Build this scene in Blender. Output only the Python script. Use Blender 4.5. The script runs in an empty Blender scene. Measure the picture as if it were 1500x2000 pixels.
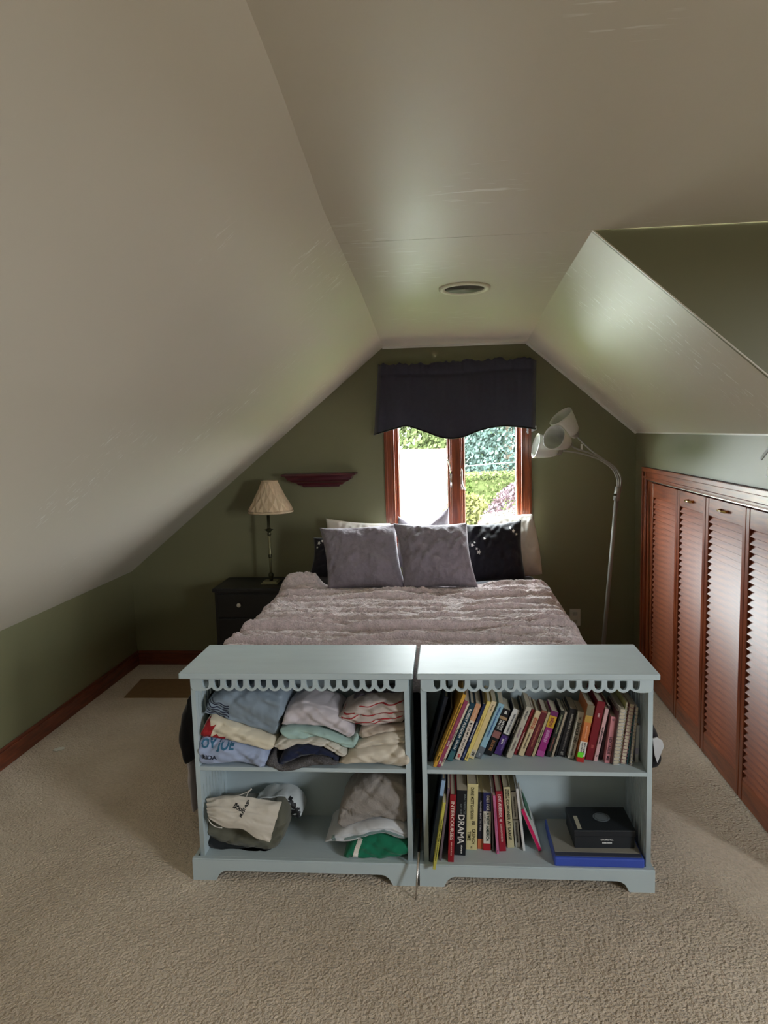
import bpy, bmesh, math, random
import numpy as np
from mathutils import Vector, Matrix, noise
from mathutils.bvhtree import BVHTree

C = bpy.context.scene.collection
SC = bpy.context.scene
random.seed(7)

# ------------------------------------------------------------------ camera
F_PX, PITCH, YAW, ROLL, EYE = 1390.0, .113445, .088653, .027693, 1.6
def cam_axes():
    cy, sy, cp, sp = math.cos(YAW), math.sin(YAW), math.cos(PITCH), math.sin(PITCH)
    f = Vector((-sy*cp, cy*cp, -sp)); r = Vector((cy, sy, 0)); d = f.cross(r)
    c, s = math.cos(ROLL), math.sin(ROLL)
    return c*r+s*d, -s*r+c*d, f
CR, CD, CF = cam_axes()
cam = bpy.data.cameras.new('camera'); co = bpy.data.objects.new('camera', cam); C.objects.link(co)
co.matrix_world = Matrix(((CR.x, -CD.x, -CF.x, 0), (CR.y, -CD.y, -CF.y, 0), (CR.z, -CD.z, -CF.z, EYE), (0, 0, 0, 1)))
cam.sensor_fit = 'VERTICAL'; cam.sensor_height = 36; cam.lens = F_PX/2000*36
cam.clip_start = .02; cam.clip_end = 300
SC.camera = co
def ray(x, y): return CR*(x-750)+CD*(y-1000)+CF*F_PX
O = Vector((0, 0, EYE))
def PX(x, y, X): d = ray(x, y); return O+d*(X/d.x)
def PY(x, y, Y): d = ray(x, y); return O+d*(Y/d.y)
def PZ(x, y, z): d = ray(x, y); return O+d*((z-EYE)/d.z)

# ------------------------------------------------------------------ world, daylight, exposure
W = bpy.data.worlds.new('overcast_sky'); SC.world = W; W.use_nodes = True
wn = W.node_tree.nodes; bg = wn['Background']
bg.inputs[0].default_value = (.92, .97, 1.0, 1); bg.inputs[1].default_value = 22.0
SC.view_settings.view_transform = 'Standard'; SC.view_settings.look = 'None'
SC.view_settings.gamma = 1; SC.view_settings.use_curve_mapping = False
SC.view_settings.exposure = 1.2
def area(name, loc, direction, sx, sy, power, col=(1, 1, 1), portal=False):
    l = bpy.data.lights.new(name, 'AREA'); l.shape = 'RECTANGLE'; l.size = sx; l.size_y = sy; l.energy = power; l.color = col
    o = bpy.data.objects.new(name, l); C.objects.link(o); o.location = loc
    o.rotation_euler = Vector(direction).to_track_quat('-Z', 'Y').to_euler()
    if portal: l.cycles.is_portal = True
    return o
# the sky is sampled through the two windows of the room
area('dormer_window_portal_offscreen', (2.72, -.12, 1.435), (-1, 0, 0), .84, 1.06, 1, portal=True)
area('back_window_portal', (.075, 4.92, 1.385), (0, -1, 0), .84, 1.09, 1, portal=True)

# ------------------------------------------------------------------ helpers
def srgb(r, g, b, k=1.0):
    return tuple(min(1.0, k*((c/255/12.92) if c/255 <= .04045 else ((c/255+.055)/1.055)**2.4)) for c in (r, g, b))
MATS = {}
def mat(name, col, rough=.6, var=None, bump=None, metal=0, spec=.5, sheen=0, coat=0, col2=None, stretch=None, trans=0):
    if name in MATS: return MATS[name]
    m = bpy.data.materials.new(name); m.use_nodes = True; nt = m.node_tree; N = nt.nodes; L = nt.links
    p = N['Principled BSDF']; p.inputs['Base Color'].default_value = (*col, 1); p.inputs['Roughness'].default_value = rough
    p.inputs['Metallic'].default_value = metal; p.inputs['Specular IOR Level'].default_value = spec
    if sheen: p.inputs['Sheen Weight'].default_value = sheen
    if coat: p.inputs['Coat Weight'].default_value = coat; p.inputs['Coat Roughness'].default_value = .15
    tc = N.new('ShaderNodeTexCoord'); src = tc.outputs['Object']
    if stretch:
        mp = N.new('ShaderNodeMapping'); mp.inputs['Scale'].default_value = stretch; L.new(src, mp.inputs[0]); src = mp.outputs[0]
    if var:
        n = N.new('ShaderNodeTexNoise'); n.inputs['Scale'].default_value = var[0]; n.inputs['Detail'].default_value = 6; L.new(src, n.inputs[0])
        r = N.new('ShaderNodeValToRGB'); c2 = col2 or tuple(c*(1-var[1]) for c in col)
        r.color_ramp.elements[0].position = .32; r.color_ramp.elements[1].position = .68
        r.color_ramp.elements[0].color = (*c2, 1); r.color_ramp.elements[1].color = (*col, 1)
        L.new(n.outputs[0], r.inputs[0]); L.new(r.outputs[0], p.inputs['Base Color'])
    if bump:
        n = N.new('ShaderNodeTexNoise'); n.inputs['Scale'].default_value = bump[0]; n.inputs['Detail'].default_value = 3; L.new(src, n.inputs[0])
        b = N.new('ShaderNodeBump'); b.inputs['Strength'].default_value = bump[1]; b.inputs['Distance'].default_value = bump[2]
        L.new(n.outputs[0], b.inputs['Height']); L.new(b.outputs[0], p.inputs['Normal'])
    if trans: p.inputs['Transmission Weight'].default_value = trans
    MATS[name] = m; return m
def tag(o, label=None, cat=None, group=None, kind=None):
    if label: o['label'] = label
    if cat: o['category'] = cat
    if group: o['group'] = group
    if kind: o['kind'] = kind
    return o
def empty(name, loc, label=None, cat=None, group=None, kind=None):
    o = bpy.data.objects.new(name, None); C.objects.link(o); o.location = loc; o.empty_display_size = .05
    return tag(o, label, cat, group, kind)
class MB:
    def __init__(s): s.v = []; s.f = []
    def box(s, x0, x1, y0, y1, z0, z1, M=None):
        n = len(s.v)
        P = [Vector((x, y, z)) for z in (z0, z1) for y in (y0, y1) for x in (x0, x1)]
        s.v += [tuple(M @ p) if M else tuple(p) for p in P]
        s.f += [tuple(n+i for i in q) for q in ((0, 2, 3, 1), (4, 5, 7, 6), (0, 1, 5, 4), (2, 6, 7, 3), (0, 4, 6, 2), (1, 3, 7, 5))]
        return s
    def hexa(s, P):                                           # 8 corners, ordered as in box
        n = len(s.v); s.v += [tuple(p) for p in P]
        s.f += [tuple(n+i for i in q) for q in ((0, 2, 3, 1), (4, 5, 7, 6), (0, 1, 5, 4), (2, 6, 7, 3), (0, 4, 6, 2), (1, 3, 7, 5))]
        return s
    def prism(s, poly, d):                                    # polygon of 3-D points extruded by d
        n = len(s.v); k = len(poly); d = Vector(d)
        s.v += [tuple(p) for p in poly]+[tuple(Vector(p)+d) for p in poly]
        s.f += [tuple(range(n, n+k))[::-1], tuple(range(n+k, n+2*k))]
        s.f += [(n+i, n+(i+1) % k, n+k+(i+1) % k, n+k+i) for i in range(k)]
        return s
    def tube(s, pts, r, n=10, cap=True):
        pts = [Vector(p) for p in pts]; R = r if isinstance(r, (list, tuple)) else [r]*len(pts)
        base = len(s.v); up = None
        for i, p in enumerate(pts):
            t = (pts[min(i+1, len(pts)-1)]-pts[max(i-1, 0)]).normalized()
            if up is None: up = t.orthogonal().normalized()
            up = (up-t*up.dot(t)).normalized(); w = t.cross(up)
            for k in range(n):
                a = 2*math.pi*k/n; s.v.append(tuple(p+(up*math.cos(a)+w*math.sin(a))*R[i]))
        for i in range(len(pts)-1):
            for k in range(n):
                a = base+i*n+k; b = base+i*n+(k+1) % n; s.f.append((a, b, b+n, a+n))
        if cap:
            s.f.append(tuple(base+k for k in range(n))[::-1]); e = base+(len(pts)-1)*n; s.f.append(tuple(e+k for k in range(n)))
        return s
    def lathe(s, prof, n=32, M=None, close=False):            # (r, z) profile
        base = len(s.v)
        for r, z in prof:
            for k in range(n):
                a = 2*math.pi*k/n; p = Vector((r*math.cos(a), r*math.sin(a), z)); s.v.append(tuple(M @ p) if M else tuple(p))
        m = len(prof)
        for i in range(m if close else m-1):
            for k in range(n):
                a = base+i*n+k; b = base+i*n+(k+1) % n; c = base+((i+1) % m)*n
                s.f.append((a, b, c+(k+1) % n, c+k))
        if not close:
            s.f.append(tuple(base+k for k in range(n))[::-1]); s.f.append(tuple(base+(m-1)*n+k for k in range(n)))
        return s
    def grid(s, fn, nu, nv, closev=False):
        base = len(s.v); nvv = nv if closev else nv+1
        for i in range(nu+1):
            for j in range(nvv): s.v.append(tuple(fn(i/nu, j/nv)))
        for i in range(nu):
            for j in range(nv):
                a = base+i*nvv+j; b = base+i*nvv+(j+1) % nvv; s.f.append((a, b, b+nvv, a+nvv))
        return s
    def build(s, name, m, parent=None, smooth=False, bevel=0, loc=None, fix=True, **t):
        me = bpy.data.meshes.new(name); me.from_pydata(s.v, [], s.f)
        if fix:
            bm = bmesh.new(); bm.from_mesh(me); bmesh.ops.recalc_face_normals(bm, faces=bm.faces); bm.to_mesh(me); bm.free()
        me.materials.append(m)
        if smooth: me.shade_smooth()
        o = bpy.data.objects.new(name, me); C.objects.link(o)
        if loc is not None:                                   # give the thing its origin at its base
            me.transform(Matrix.Translation(-Vector(loc))); o.location = loc
        if parent: attach(o, parent)
        if bevel:
            b = o.modifiers.new('bevel', 'BEVEL'); b.width = bevel; b.segments = 2; b.limit_method = 'ANGLE'; b.angle_limit = .6
        return tag(o, **t)
def world_of(o):
    m = Matrix.LocRotScale(o.location, o.rotation_euler, o.scale)
    return (world_of(o.parent) @ m) if o.parent else m
def attach(o, p):                                             # keeps o where it stands
    inv = world_of(p).inverted(); o.parent = p
    m = inv @ Matrix.LocRotScale(o.location, o.rotation_euler, o.scale)
    l, r, sc = m.decompose(); o.location = l; o.rotation_euler = r.to_euler(); o.scale = sc
def BOX(name, m, b, parent=None, bevel=0, **t): return MB().box(*b).build(name, m, parent, bevel=bevel, **t)
def mesh_of_curve(cu):
    o = bpy.data.objects.new('tmp', cu); C.objects.link(o)
    me = bpy.data.meshes.new_from_object(o.evaluated_get(bpy.context.evaluated_depsgraph_get()))
    bpy.data.objects.remove(o); bpy.data.curves.remove(cu); return me
def plate(name, outer, holes, th, M, m, parent=None, bevel=0, **t):   # flat board with cut-outs, drawn in local x, y
    cu = bpy.data.curves.new(name, 'CURVE'); cu.dimensions = '2D'; cu.fill_mode = 'BOTH'; cu.extrude = th/2
    for poly in [outer]+holes:
        sp = cu.splines.new('POLY'); sp.points.add(len(poly)-1); sp.use_cyclic_u = True
        for i, p in enumerate(poly): sp.points[i].co = (p[0], p[1], 0, 1)
    me = mesh_of_curve(cu); me.name = name; me.transform(M); me.materials.clear(); me.materials.append(m)
    o = bpy.data.objects.new(name, me); C.objects.link(o)
    if parent: attach(o, parent)
    return tag(o, **t)
def text_mesh(s, length, height, thick=.0004, bold=.014):                # lettering centred on the origin in x, y, fitted to length x height
    cu = bpy.data.curves.new('lettering', 'FONT'); cu.body = s; cu.extrude = thick; cu.align_x = 'CENTER'; cu.align_y = 'CENTER'; cu.resolution_u = 2; cu.offset = bold
    me = mesh_of_curve(cu)
    xs = [v.co.x for v in me.vertices]; ys = [v.co.y for v in me.vertices]
    w, h = max(xs)-min(xs), max(ys)-min(ys); cx, cy = (max(xs)+min(xs))/2, (max(ys)+min(ys))/2
    me.transform(Matrix.Diagonal((length/w, height/h, 1, 1)) @ Matrix.Translation((-cx, -cy, 0)))
    me.name = 'lettering'; return me
def lettering(s, length, height, M, m, parent, name='lettering'):
    me = text_mesh(s, length, height); me.transform(M); me.materials.clear(); me.materials.append(m)
    o = bpy.data.objects.new(name, me); C.objects.link(o)
    if parent: o.parent = parent                               # M is in the parent's space
    return o
def cat(pts, n):                                              # smooth curve through points, n+1 samples by arc length
    P = np.array([tuple(p) for p in pts], float)
    if len(P) == 1: return np.repeat(P, n+1, 0)
    d = np.r_[0, np.cumsum(np.linalg.norm(np.diff(P, axis=0), axis=1))]; t = np.linspace(0, d[-1], n+1)
    T = np.gradient(P, d, axis=0) if len(P) > 2 else np.repeat((P[1:]-P[:1])/d[-1], 2, 0)
    out = []
    for x in t:
        i = min(max(np.searchsorted(d, x, 'right')-1, 0), len(P)-2); h = d[i+1]-d[i]; u = (x-d[i])/h
        out.append((2*u**3-3*u**2+1)*P[i]+(u**3-2*u**2+u)*h*T[i]+(-2*u**3+3*u**2)*P[i+1]+(u**3-u**2)*h*T[i+1])
    return np.array(out)
def nz(x, y, z=0.0): return noise.noise(Vector((x, y, z)))
def fbm(x, y, z=0.0, o=3): return noise.fractal(Vector((x, y, z)), .8, 2.1, o)

# ------------------------------------------------------------------ materials
def wood(name, a, b, stretch, rough=.35, coat=.25, scale=9):
    return mat(name, a, rough, var=(scale, 0), col2=b, stretch=stretch, coat=coat, bump=(scale*3, .08, .002))
def ceiling_mat():
    m = mat('ceiling_paint', srgb(220, 213, 199), .4, var=(1.3, .04), bump=(3.5, .18, .003), spec=.5)
    N = m.node_tree.nodes; L = m.node_tree.links; p = N['Principled BSDF']; src = p.inputs['Base Color'].links[0].from_socket
    tc = N.new('ShaderNodeTexCoord'); fac = None
    for rot, sc in ((.5, (2, 26, 9)), (-.9, (3, 30, 9)), (1.3, (5, 40, 9))):       # pale scuffs and scratches, in patches
        mp = N.new('ShaderNodeMapping'); mp.inputs['Rotation'].default_value = (0, 0, rot); mp.inputs['Scale'].default_value = sc; L.new(tc.outputs['Object'], mp.inputs[0])
        n = N.new('ShaderNodeTexNoise'); n.inputs['Scale'].default_value = 2.2; n.inputs['Detail'].default_value = 2; L.new(mp.outputs[0], n.inputs[0])
        r = N.new('ShaderNodeMapRange'); r.inputs[1].default_value = .665; r.inputs[2].default_value = .71; L.new(n.outputs[0], r.inputs[0])
        if fac is None: fac = r.outputs[0]
        else:
            a = N.new('ShaderNodeMath'); a.operation = 'MAXIMUM'; L.new(fac, a.inputs[0]); L.new(r.outputs[0], a.inputs[1]); fac = a.outputs[0]
    g = N.new('ShaderNodeTexNoise'); g.inputs['Scale'].default_value = 1.7; L.new(tc.outputs['Object'], g.inputs[0])
    r = N.new('ShaderNodeMapRange'); r.inputs[1].default_value = .52; r.inputs[2].default_value = .62; L.new(g.outputs[0], r.inputs[0])
    a = N.new('ShaderNodeMath'); a.operation = 'MULTIPLY'; L.new(fac, a.inputs[0]); L.new(r.outputs[0], a.inputs[1])
    a2 = N.new('ShaderNodeMath'); a2.operation = 'MULTIPLY'; a2.inputs[1].default_value = .8; L.new(a.outputs[0], a2.inputs[0])
    mx = N.new('ShaderNodeMix'); mx.data_type = 'RGBA'; L.new(a2.outputs[0], mx.inputs[0]); L.new(src, mx.inputs[6]); mx.inputs[7].default_value = (.95, .94, .9, 1); L.new(mx.outputs[2], p.inputs['Base Color'])
    return m
M_CEIL = ceiling_mat()
M_OLIVE = mat('olive_wall_paint', srgb(122, 120, 90), .44, var=(2.2, .07), bump=(60, .06, .001), spec=.5)
M_TRIMW = mat('white_trim_paint', srgb(222, 220, 212), .4)
M_PAINT = mat('pale_grey_blue_furniture_paint', srgb(188, 202, 207), .5, var=(6, .05), bump=(26, .16, .002), spec=.45, stretch=(1, 4, 1))
M_WOODV = wood('reddish_brown_wood_upright', srgb(150, 74, 38), srgb(104, 46, 24), (7, 7, .7))
M_WOODY = wood('reddish_brown_wood_along', srgb(154, 78, 40), srgb(106, 48, 25), (7, .7, 7))
M_WOODX = wood('reddish_brown_wood_across', srgb(150, 74, 38), srgb(104, 46, 24), (.7, 7, 7))
M_SLAT = wood('louver_wood', srgb(160, 84, 44), srgb(112, 54, 28), (7, .7, 7), .44, 0)
M_BASEB = wood('dark_baseboard_wood', srgb(122, 58, 32), srgb(84, 36, 20), (.8, .8, 8), .4, .15)
M_MAROON = wood('maroon_stained_wood', srgb(88, 34, 40), srgb(58, 20, 28), (.8, 7, 7), .35, .2)
M_BLACKW = mat('black_stained_wood', srgb(24, 22, 27), .42, var=(10, .25), stretch=(1, 8, 8))
M_BRASS = mat('polished_brass', srgb(224, 196, 130), .2, metal=1)
M_CHROME = mat('brushed_nickel', srgb(205, 200, 195), .25, metal=1)
M_GREYM = mat('grey_painted_metal', srgb(146, 144, 138), .38, spec=.6)
M_LAMPW = mat('white_lamp_plastic', srgb(226, 228, 224), .35, trans=.12)
M_INK = mat('black_ink', srgb(22, 22, 26), .6)
M_WHITEINK = mat('white_ink', srgb(240, 240, 238), .6)
M_PAGES = mat('book_pages', srgb(206, 194, 170), .85, var=(60, .15), stretch=(60, .5, .5))
M_SHADE = mat('beige_pleated_lampshade_fabric', srgb(205, 182, 152), .85, var=(40, .12))
M_BRONZE = mat('aged_bronze', srgb(84, 84, 62), .42, metal=.7, var=(14, .3))
M_STEMB = mat('antique_brass_stem', srgb(150, 146, 112), .35, metal=.75)
def carpet_mat():
    m = bpy.data.materials.new('beige_cut_pile_carpet'); m.use_nodes = True; N = m.node_tree.nodes; L = m.node_tree.links
    p = N['Principled BSDF']; p.inputs['Roughness'].default_value = .95; p.inputs['Specular IOR Level'].default_value = .15; p.inputs['Sheen Weight'].default_value = .25
    tc = N.new('ShaderNodeTexCoord'); s = tc.outputs['Object']
    def noise_(sc, det, rough=.5):
        n = N.new('ShaderNodeTexNoise'); n.inputs['Scale'].default_value = sc; n.inputs['Detail'].default_value = det; n.inputs['Roughness'].default_value = rough; L.new(s, n.inputs[0]); return n.outputs[0]
    a, b, c, e = noise_(1.6, 5), noise_(95, 3), noise_(17, 4, .6), noise_(61, 2)
    def ramp(x, lo, hi, p0=.3, p1=.7):
        r = N.new('ShaderNodeValToRGB'); r.color_ramp.elements[0].position = p0; r.color_ramp.elements[1].position = p1
        r.color_ramp.elements[0].color = (*lo, 1); r.color_ramp.elements[1].color = (*hi, 1); L.new(x, r.inputs[0]); return r.outputs[0]
    big = ramp(a, srgb(204, 184, 160), srgb(234, 216, 194)); fine = ramp(e, (.84, .83, .81), (1, 1, 1), .3, .7)      # yarn colour, independent of the relief
    mx = N.new('ShaderNodeMix'); mx.data_type = 'RGBA'; mx.blend_type = 'MULTIPLY'; mx.inputs[0].default_value = .8
    L.new(big, mx.inputs[6]); L.new(fine, mx.inputs[7]); L.new(mx.outputs[2], p.inputs['Base Color'])
    ad = N.new('ShaderNodeMath'); ad.operation = 'MULTIPLY_ADD'; ad.inputs[1].default_value = 1.1; L.new(c, ad.inputs[0]); L.new(b, ad.inputs[2])
    bp = N.new('ShaderNodeBump'); bp.inputs['Strength'].default_value = .9; bp.inputs['Distance'].default_value = .016; L.new(ad.outputs[0], bp.inputs['Height']); L.new(bp.outputs[0], p.inputs['Normal'])
    return m
M_CARPET = carpet_mat()
def cloth(name, r, g, b, var=.12, scale=18, bump=(240, .25, .001), rough=.9, sheen=.2): return mat(name, srgb(r, g, b), rough, var=(scale, var), bump=bump, sheen=sheen, spec=.2)
def glass_mat():
    m = bpy.data.materials.new('clear_window_glass'); m.use_nodes = True; N = m.node_tree.nodes; L = m.node_tree.links
    N.remove(N['Principled BSDF']); t = N.new('ShaderNodeBsdfTransparent'); g = N.new('ShaderNodeBsdfGlossy'); g.inputs['Roughness'].default_value = .02
    t.inputs[0].default_value = (.98, 1, .99, 1); mx = N.new('ShaderNodeMixShader'); mx.inputs[0].default_value = .05
    L.new(t.outputs[0], mx.inputs[1]); L.new(g.outputs[0], mx.inputs[2]); L.new(mx.outputs[0], N['Material Output'].inputs[0]); return m
M_GLASS = glass_mat()

# ================================================================== THE ROOM
YB, XL, XR, YS, YF = 4.74, -2.207, 1.226, 2.342, -2.6     # back wall, left knee wall, right knee wall, dormer cheek, wall behind camera
ZKL, ZKR = .67, 1.545
def st(o): o['kind'] = 'structure'; return o
st(BOX('floor', M_CARPET, (-2.4, 2.75, YF-.1, YB+.12, -.12, 0)))
# back wall, with the window opening
WX0, WX1, WZ0, WZ1 = -.345, .495, .84, 1.93
b = MB(); T = YB+.14
b.box(XL-.15, WX0, YB, T, 0, 2.4); b.box(WX1, 1.5, YB, T, 0, 2.4); b.box(WX0, WX1, YB, T, 0, WZ0); b.box(WX0, WX1, YB, T, WZ1, 2.4)
st(b.build('wall_back', M_OLIVE))
st(BOX('wall_left', M_OLIVE, (XL-.12, XL, YF, YB+.02, 0, ZKL+.01)))
# left slope
def slope_left_z(x): return ZKL+(x-XL)*(2.145-.67)/(-.398-XL)
def slab(name, quad, up, m):
    P = [Vector(q) for q in quad]; n = Vector(up).normalized()*.1
    bq = MB(); bq.prism(P, n); return st(bq.build(name, m))
slab('ceiling_slope_left', [(XL-.02, YF, slope_left_z(XL-.02)), (-.15, YF, slope_left_z(-.15)), (-.15, YB+.02, slope_left_z(-.15)), (XL-.02, YB+.02, slope_left_z(XL-.02))], (-.63, 0, .77), M_CEIL)
def slope_right_z(x): return 2.146-(x-.529)*(2.146-ZKR)/(XR-.529)
slab('ceiling_slope_right', [(XR+.02, YS+.02, slope_right_z(XR+.02)), (.40, YS+.02, slope_right_z(.40)), (.45, YB+.02, slope_right_z(.45)), (XR+.02, YB+.02, slope_right_z(XR+.02))], (.65, 0, .76), M_CEIL)
# flat ceiling, sagging a little towards the window wall; a joint runs across it at the dormer
HB = [(YB+.02, 2.145), (4.2, 2.158), (3.53, 2.176), (2.98, 2.189), (YS+.0025, 2.2005)]
HF = [(YS-.0015, 2.2005), (2.0, 2.207), (1.7, 2.219), (1.33, 2.233), (1.1, 2.239), (0, 2.255), (YF, 2.26)]
def ceiling(name, H, xr):
    b = MB(); n = len(H)
    def fn(u, v):
        y, z = H[round(u*(n-1))]
        xl = XL+(z-ZKL)*(-.398-XL)/(2.145-.67)-.012; x1 = xr(z)
        return (xl+(x1-xl)*v, y, z)
    b.grid(fn, n-1, 1); nv = len(b.v); b.v += [(x, y, z+.12) for x, y, z in b.v]; nf = list(b.f)
    b.f += [tuple(i+nv for i in f[::-1]) for f in nf]
    k = 2
    b.f += [(0, 1, nv+1, nv), (nv-2, nv-1, 2*nv-1, 2*nv-2)]
    for i in range(n-1): b.f += [(i*k, (i+1)*k, nv+(i+1)*k, nv+i*k), (i*k+1, (i+1)*k+1, nv+(i+1)*k+1, nv+i*k+1)]
    return st(b.build(name, M_CEIL))
ceiling('ceiling', HB, lambda z: .529+(2.146-z)*(XR-.529)/(2.146-ZKR)+.012)
ceiling('ceiling_dormer', HF, lambda z: 2.7)
# right knee wall with the closet opening behind the louvered doors
CY0, CY1, CZ = 2.44, 4.43, 1.262
b = MB(); b.box(XR, XR+.1, CY1, YB+.02, 0, ZKR+.01); b.box(XR, XR+.1, YS+.001, CY1, CZ, ZKR+.01); b.box(XR, XR+.1, YS+.001, CY0, 0, CZ)
st(b.build('wall_right', M_OLIVE))
b = MB(); b.box(1.88, 1.9, YS+.02, YB+.02, 0, 1.3); b.box(XR+.1, 1.9, YB, YB+.02, 0, 1.3); b.box(XR+.1, 1.9, YS+.02, YB, 1.3, 1.32)
st(b.build('wall_closet', M_OLIVE))
# dormer: cheek wall facing the camera, outer wall with its window, wall behind the camera with its window
b = MB()
b.prism([(.462, YS, 2.204), (2.7, YS, 2.204), (2.7, YS, 0), (XR, YS, 0), (XR, YS, slope_right_z(XR))], (0, .06, 0))
st(b.build('wall_cheek', M_OLIVE))
DX = 2.6; wy0, wy1, wz0, wz1 = -.52, .28, .92, 1.95
b = MB(); b.box(DX, DX+.1, YF, wy0, 0, 2.3); b.box(DX, DX+.1, wy1, YS+.05, 0, 2.3); b.box(DX, DX+.1, wy0, wy1, 0, wz0); b.box(DX, DX+.1, wy0, wy1, wz1, 2.3)
st(b.build('wall_dormer', M_OLIVE))
st(BOX('wall_front', M_OLIVE, (XL-.1, 2.7, YF-.1, YF, 0, 2.4)))
w2 = empty('window_2', (DX+.05, (wy0+wy1)/2, wz0)); st(w2)
b = MB(); x0, x1 = DX+.03, DX+.07
b.box(x0, x1, wy0, wy0+.05, wz0, wz1); b.box(x0, x1, wy1-.05, wy1, wz0, wz1); b.box(x0, x1, wy0, wy1, wz0, wz0+.05); b.box(x0, x1, wy0, wy1, wz1-.05, wz1); b.box(x0, x1, wy0, wy1, 1.43, 1.47)
b.build('window_frame', M_WOODV, w2)
# baseboards
def baseboard(name, b0, b1):
    b = MB(); b.box(*b0); b.box(*b1); return st(b.build(name, M_BASEB, bevel=.002))
baseboard('baseboard_left', (XL, XL+.016, YF, YB, 0, .085), (XL, XL+.010, YF, YB, .085, .1))
baseboard('baseboard_back', (XL+.016, 1.2, YB-.016, YB, 0, .085), (XL+.016, 1.2, YB-.010, YB, .085, .1))
# thin white moulding along the top of the back wall
def gable_trim(n, a, c, w=.013):
    a, c = Vector(a), Vector(c); d = (c-a).normalized(); q = Vector((d.z, 0, -d.x)); q = q if q.z < 0 else -q
    b = MB(); b.prism([a-q*.02, c-q*.02, c+q*w, a+q*w], (0, -.013, 0)); b.prism([a-q*.02, c-q*.02, c+q*w*.5, a+q*w*.5], (0, -.02, 0)); return st(b.build('trim_%d' % n, M_TRIMW))
gable_trim(2, (-.402, YB, 2.146), (.533, YB, 2.146))
gable_trim(3, (.527, YB, 2.146), (XR, YB, ZKR+.002))
BOXT = MB(); BOXT.prism([(.462, YS-.003, 2.203), (.466, YS-.003, 2.203), (XR+.03, YS-.003, slope_right_z(XR+.03)+.003), (XR+.03, YS-.003, slope_right_z(XR+.03)-.002), (.462, YS-.003, slope_right_z(.462)-.002)], (0, .006, 0)); st(BOXT.build('trim_4', M_CEIL))
st(BOX('trim_5', M_TRIMW, (XR-.004, XR+.01, YS+.05, YB, ZKR-.004, ZKR+.004)))

# recessed ceiling light
lc = Vector((.09, 3.09, 2.1835)); rl = empty('recessed_ceiling_light', lc, 'round recessed ceiling light with off-white trim ring and grey inside', 'ceiling light')
sl = math.atan2(2.189-2.176, 3.53-2.98); ML = Matrix.Translation(lc) @ Matrix.Rotation(-sl, 4, 'X')
MB().lathe([(.108, .004), (.108, -.004), (.100, -.008), (.088, -.006), (.080, .002), (.080, .004)], 48, ML, close=True).build('trim_ring', mat('lamp_ring_paint', srgb(246, 244, 224), .4), rl, True)
MB().lathe([(.081, -.003), (.074, -.0025), (.03, -.0022), (.004, -.002)], 40, ML).build('baffle', mat('grey_lamp_inside', srgb(120, 117, 110), .6), rl, True)

# ------------------------------------------------------------------ window 1 (casements in the back wall)
w1 = empty('window_1', ((WX0+WX1)/2, YB, WZ0)); st(w1)
def casing(x0, x1, z0, z1, vertical, side=1):
    b = MB(); b.box(x0, x1, YB-.018, YB, z0, z1)
    if vertical:
        inner = x1 if side > 0 else x0
        for k, (o, w, d) in enumerate(((0, .008, .026), (.018, .005, .022), (.047, .010, .024))):
            a = inner-side*o; b.box(min(a, a-side*w), max(a, a-side*w), YB-d, YB-.01, z0, z1)
    return b.build('casing', M_WOODV if vertical else M_WOODX, w1, bevel=.002)
casing(WX0-.062, WX0+.004, WZ0-.06, WZ1+.062, True, 1); casing(WX1-.004, WX1+.062, WZ0-.06, WZ1+.062, True, -1)
casing(WX0-.062, WX1+.062, WZ1-.004, WZ1+.062, False); casing(WX0-.062, WX1+.062, WZ0-.062, WZ0+.004, False)
b = MB(); b.box(WX0, WX0+.012, YB, T, WZ0, WZ1); b.box(WX1-.012, WX1, YB, T, WZ0, WZ1); b.box(WX0, WX1, YB, T, WZ0, WZ0+.012); b.box(WX0, WX1, YB, T, WZ1-.012, WZ1)
b.build('window_frame', M_WOODV, w1)
for s, x0, x1 in ((-1, WX0+.012, .028), (1, .104, WX1-.012)):
    b = MB(); y0, y1 = YB+.02, YB+.06; si = .018; 
    b.box(x0, x0+si, y0, y1, WZ0+.012, WZ1-.012); b.box(x1-si, x1, y0, y1, WZ0+.012, WZ1-.012)
    b.box(x0, x1, y0, y1, WZ0+.012, WZ0+.05); b.box(x0, x1, y0, y1, WZ1-.05, WZ1-.012)
    sash = b.build('sash', M_WOODV, w1, bevel=.003)
    gb = MB(); q0, q1 = YB+.048, YB+.054
    for (a0, a1, c0, c1) in ((x0+si, x0+si+.005, WZ0+.05, WZ1-.05), (x1-si-.005, x1-si, WZ0+.05, WZ1-.05), (x0+si, x1-si, WZ0+.05, WZ0+.055), (x0+si, x1-si, WZ1-.055, WZ1-.05)): gb.box(a0, a1, q0-.006, q1+.004, c0, c1)
    gb.build('glazing_bead', M_TRIMW, sash)
    gl = BOX('pane', M_GLASS, (x0+si, x1-si, q0, q0+.003, WZ0+.05, WZ1-.05), sash)
    # casement latch
    hx = .030 if s < 0 else .101; hz = 1.30 if s < 0 else 1.285
    b = MB(); b.box(hx-.007, hx+.007, YB-.006, YB+.004, hz-.085, hz+.02)
    if s < 0: b.tube([(hx, YB-.006, hz+.01), (hx, YB-.02, hz+.03), (hx-.004, YB-.024, hz+.06), (hx-.014, YB-.028, hz+.092), (hx-.024, YB-.03, hz+.098)], [.005, .006, .006, .006, .007], 8)
    else: b.tube([(hx, YB-.006, hz+.05), (hx, YB-.018, hz+.04), (hx, YB-.022, hz-.02), (hx+.006, YB-.026, hz-.062), (hx+.020, YB-.03, hz-.088)], [.005, .006, .006, .006, .007], 8)
    b.build('latch', M_CHROME, w1, True)
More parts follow.
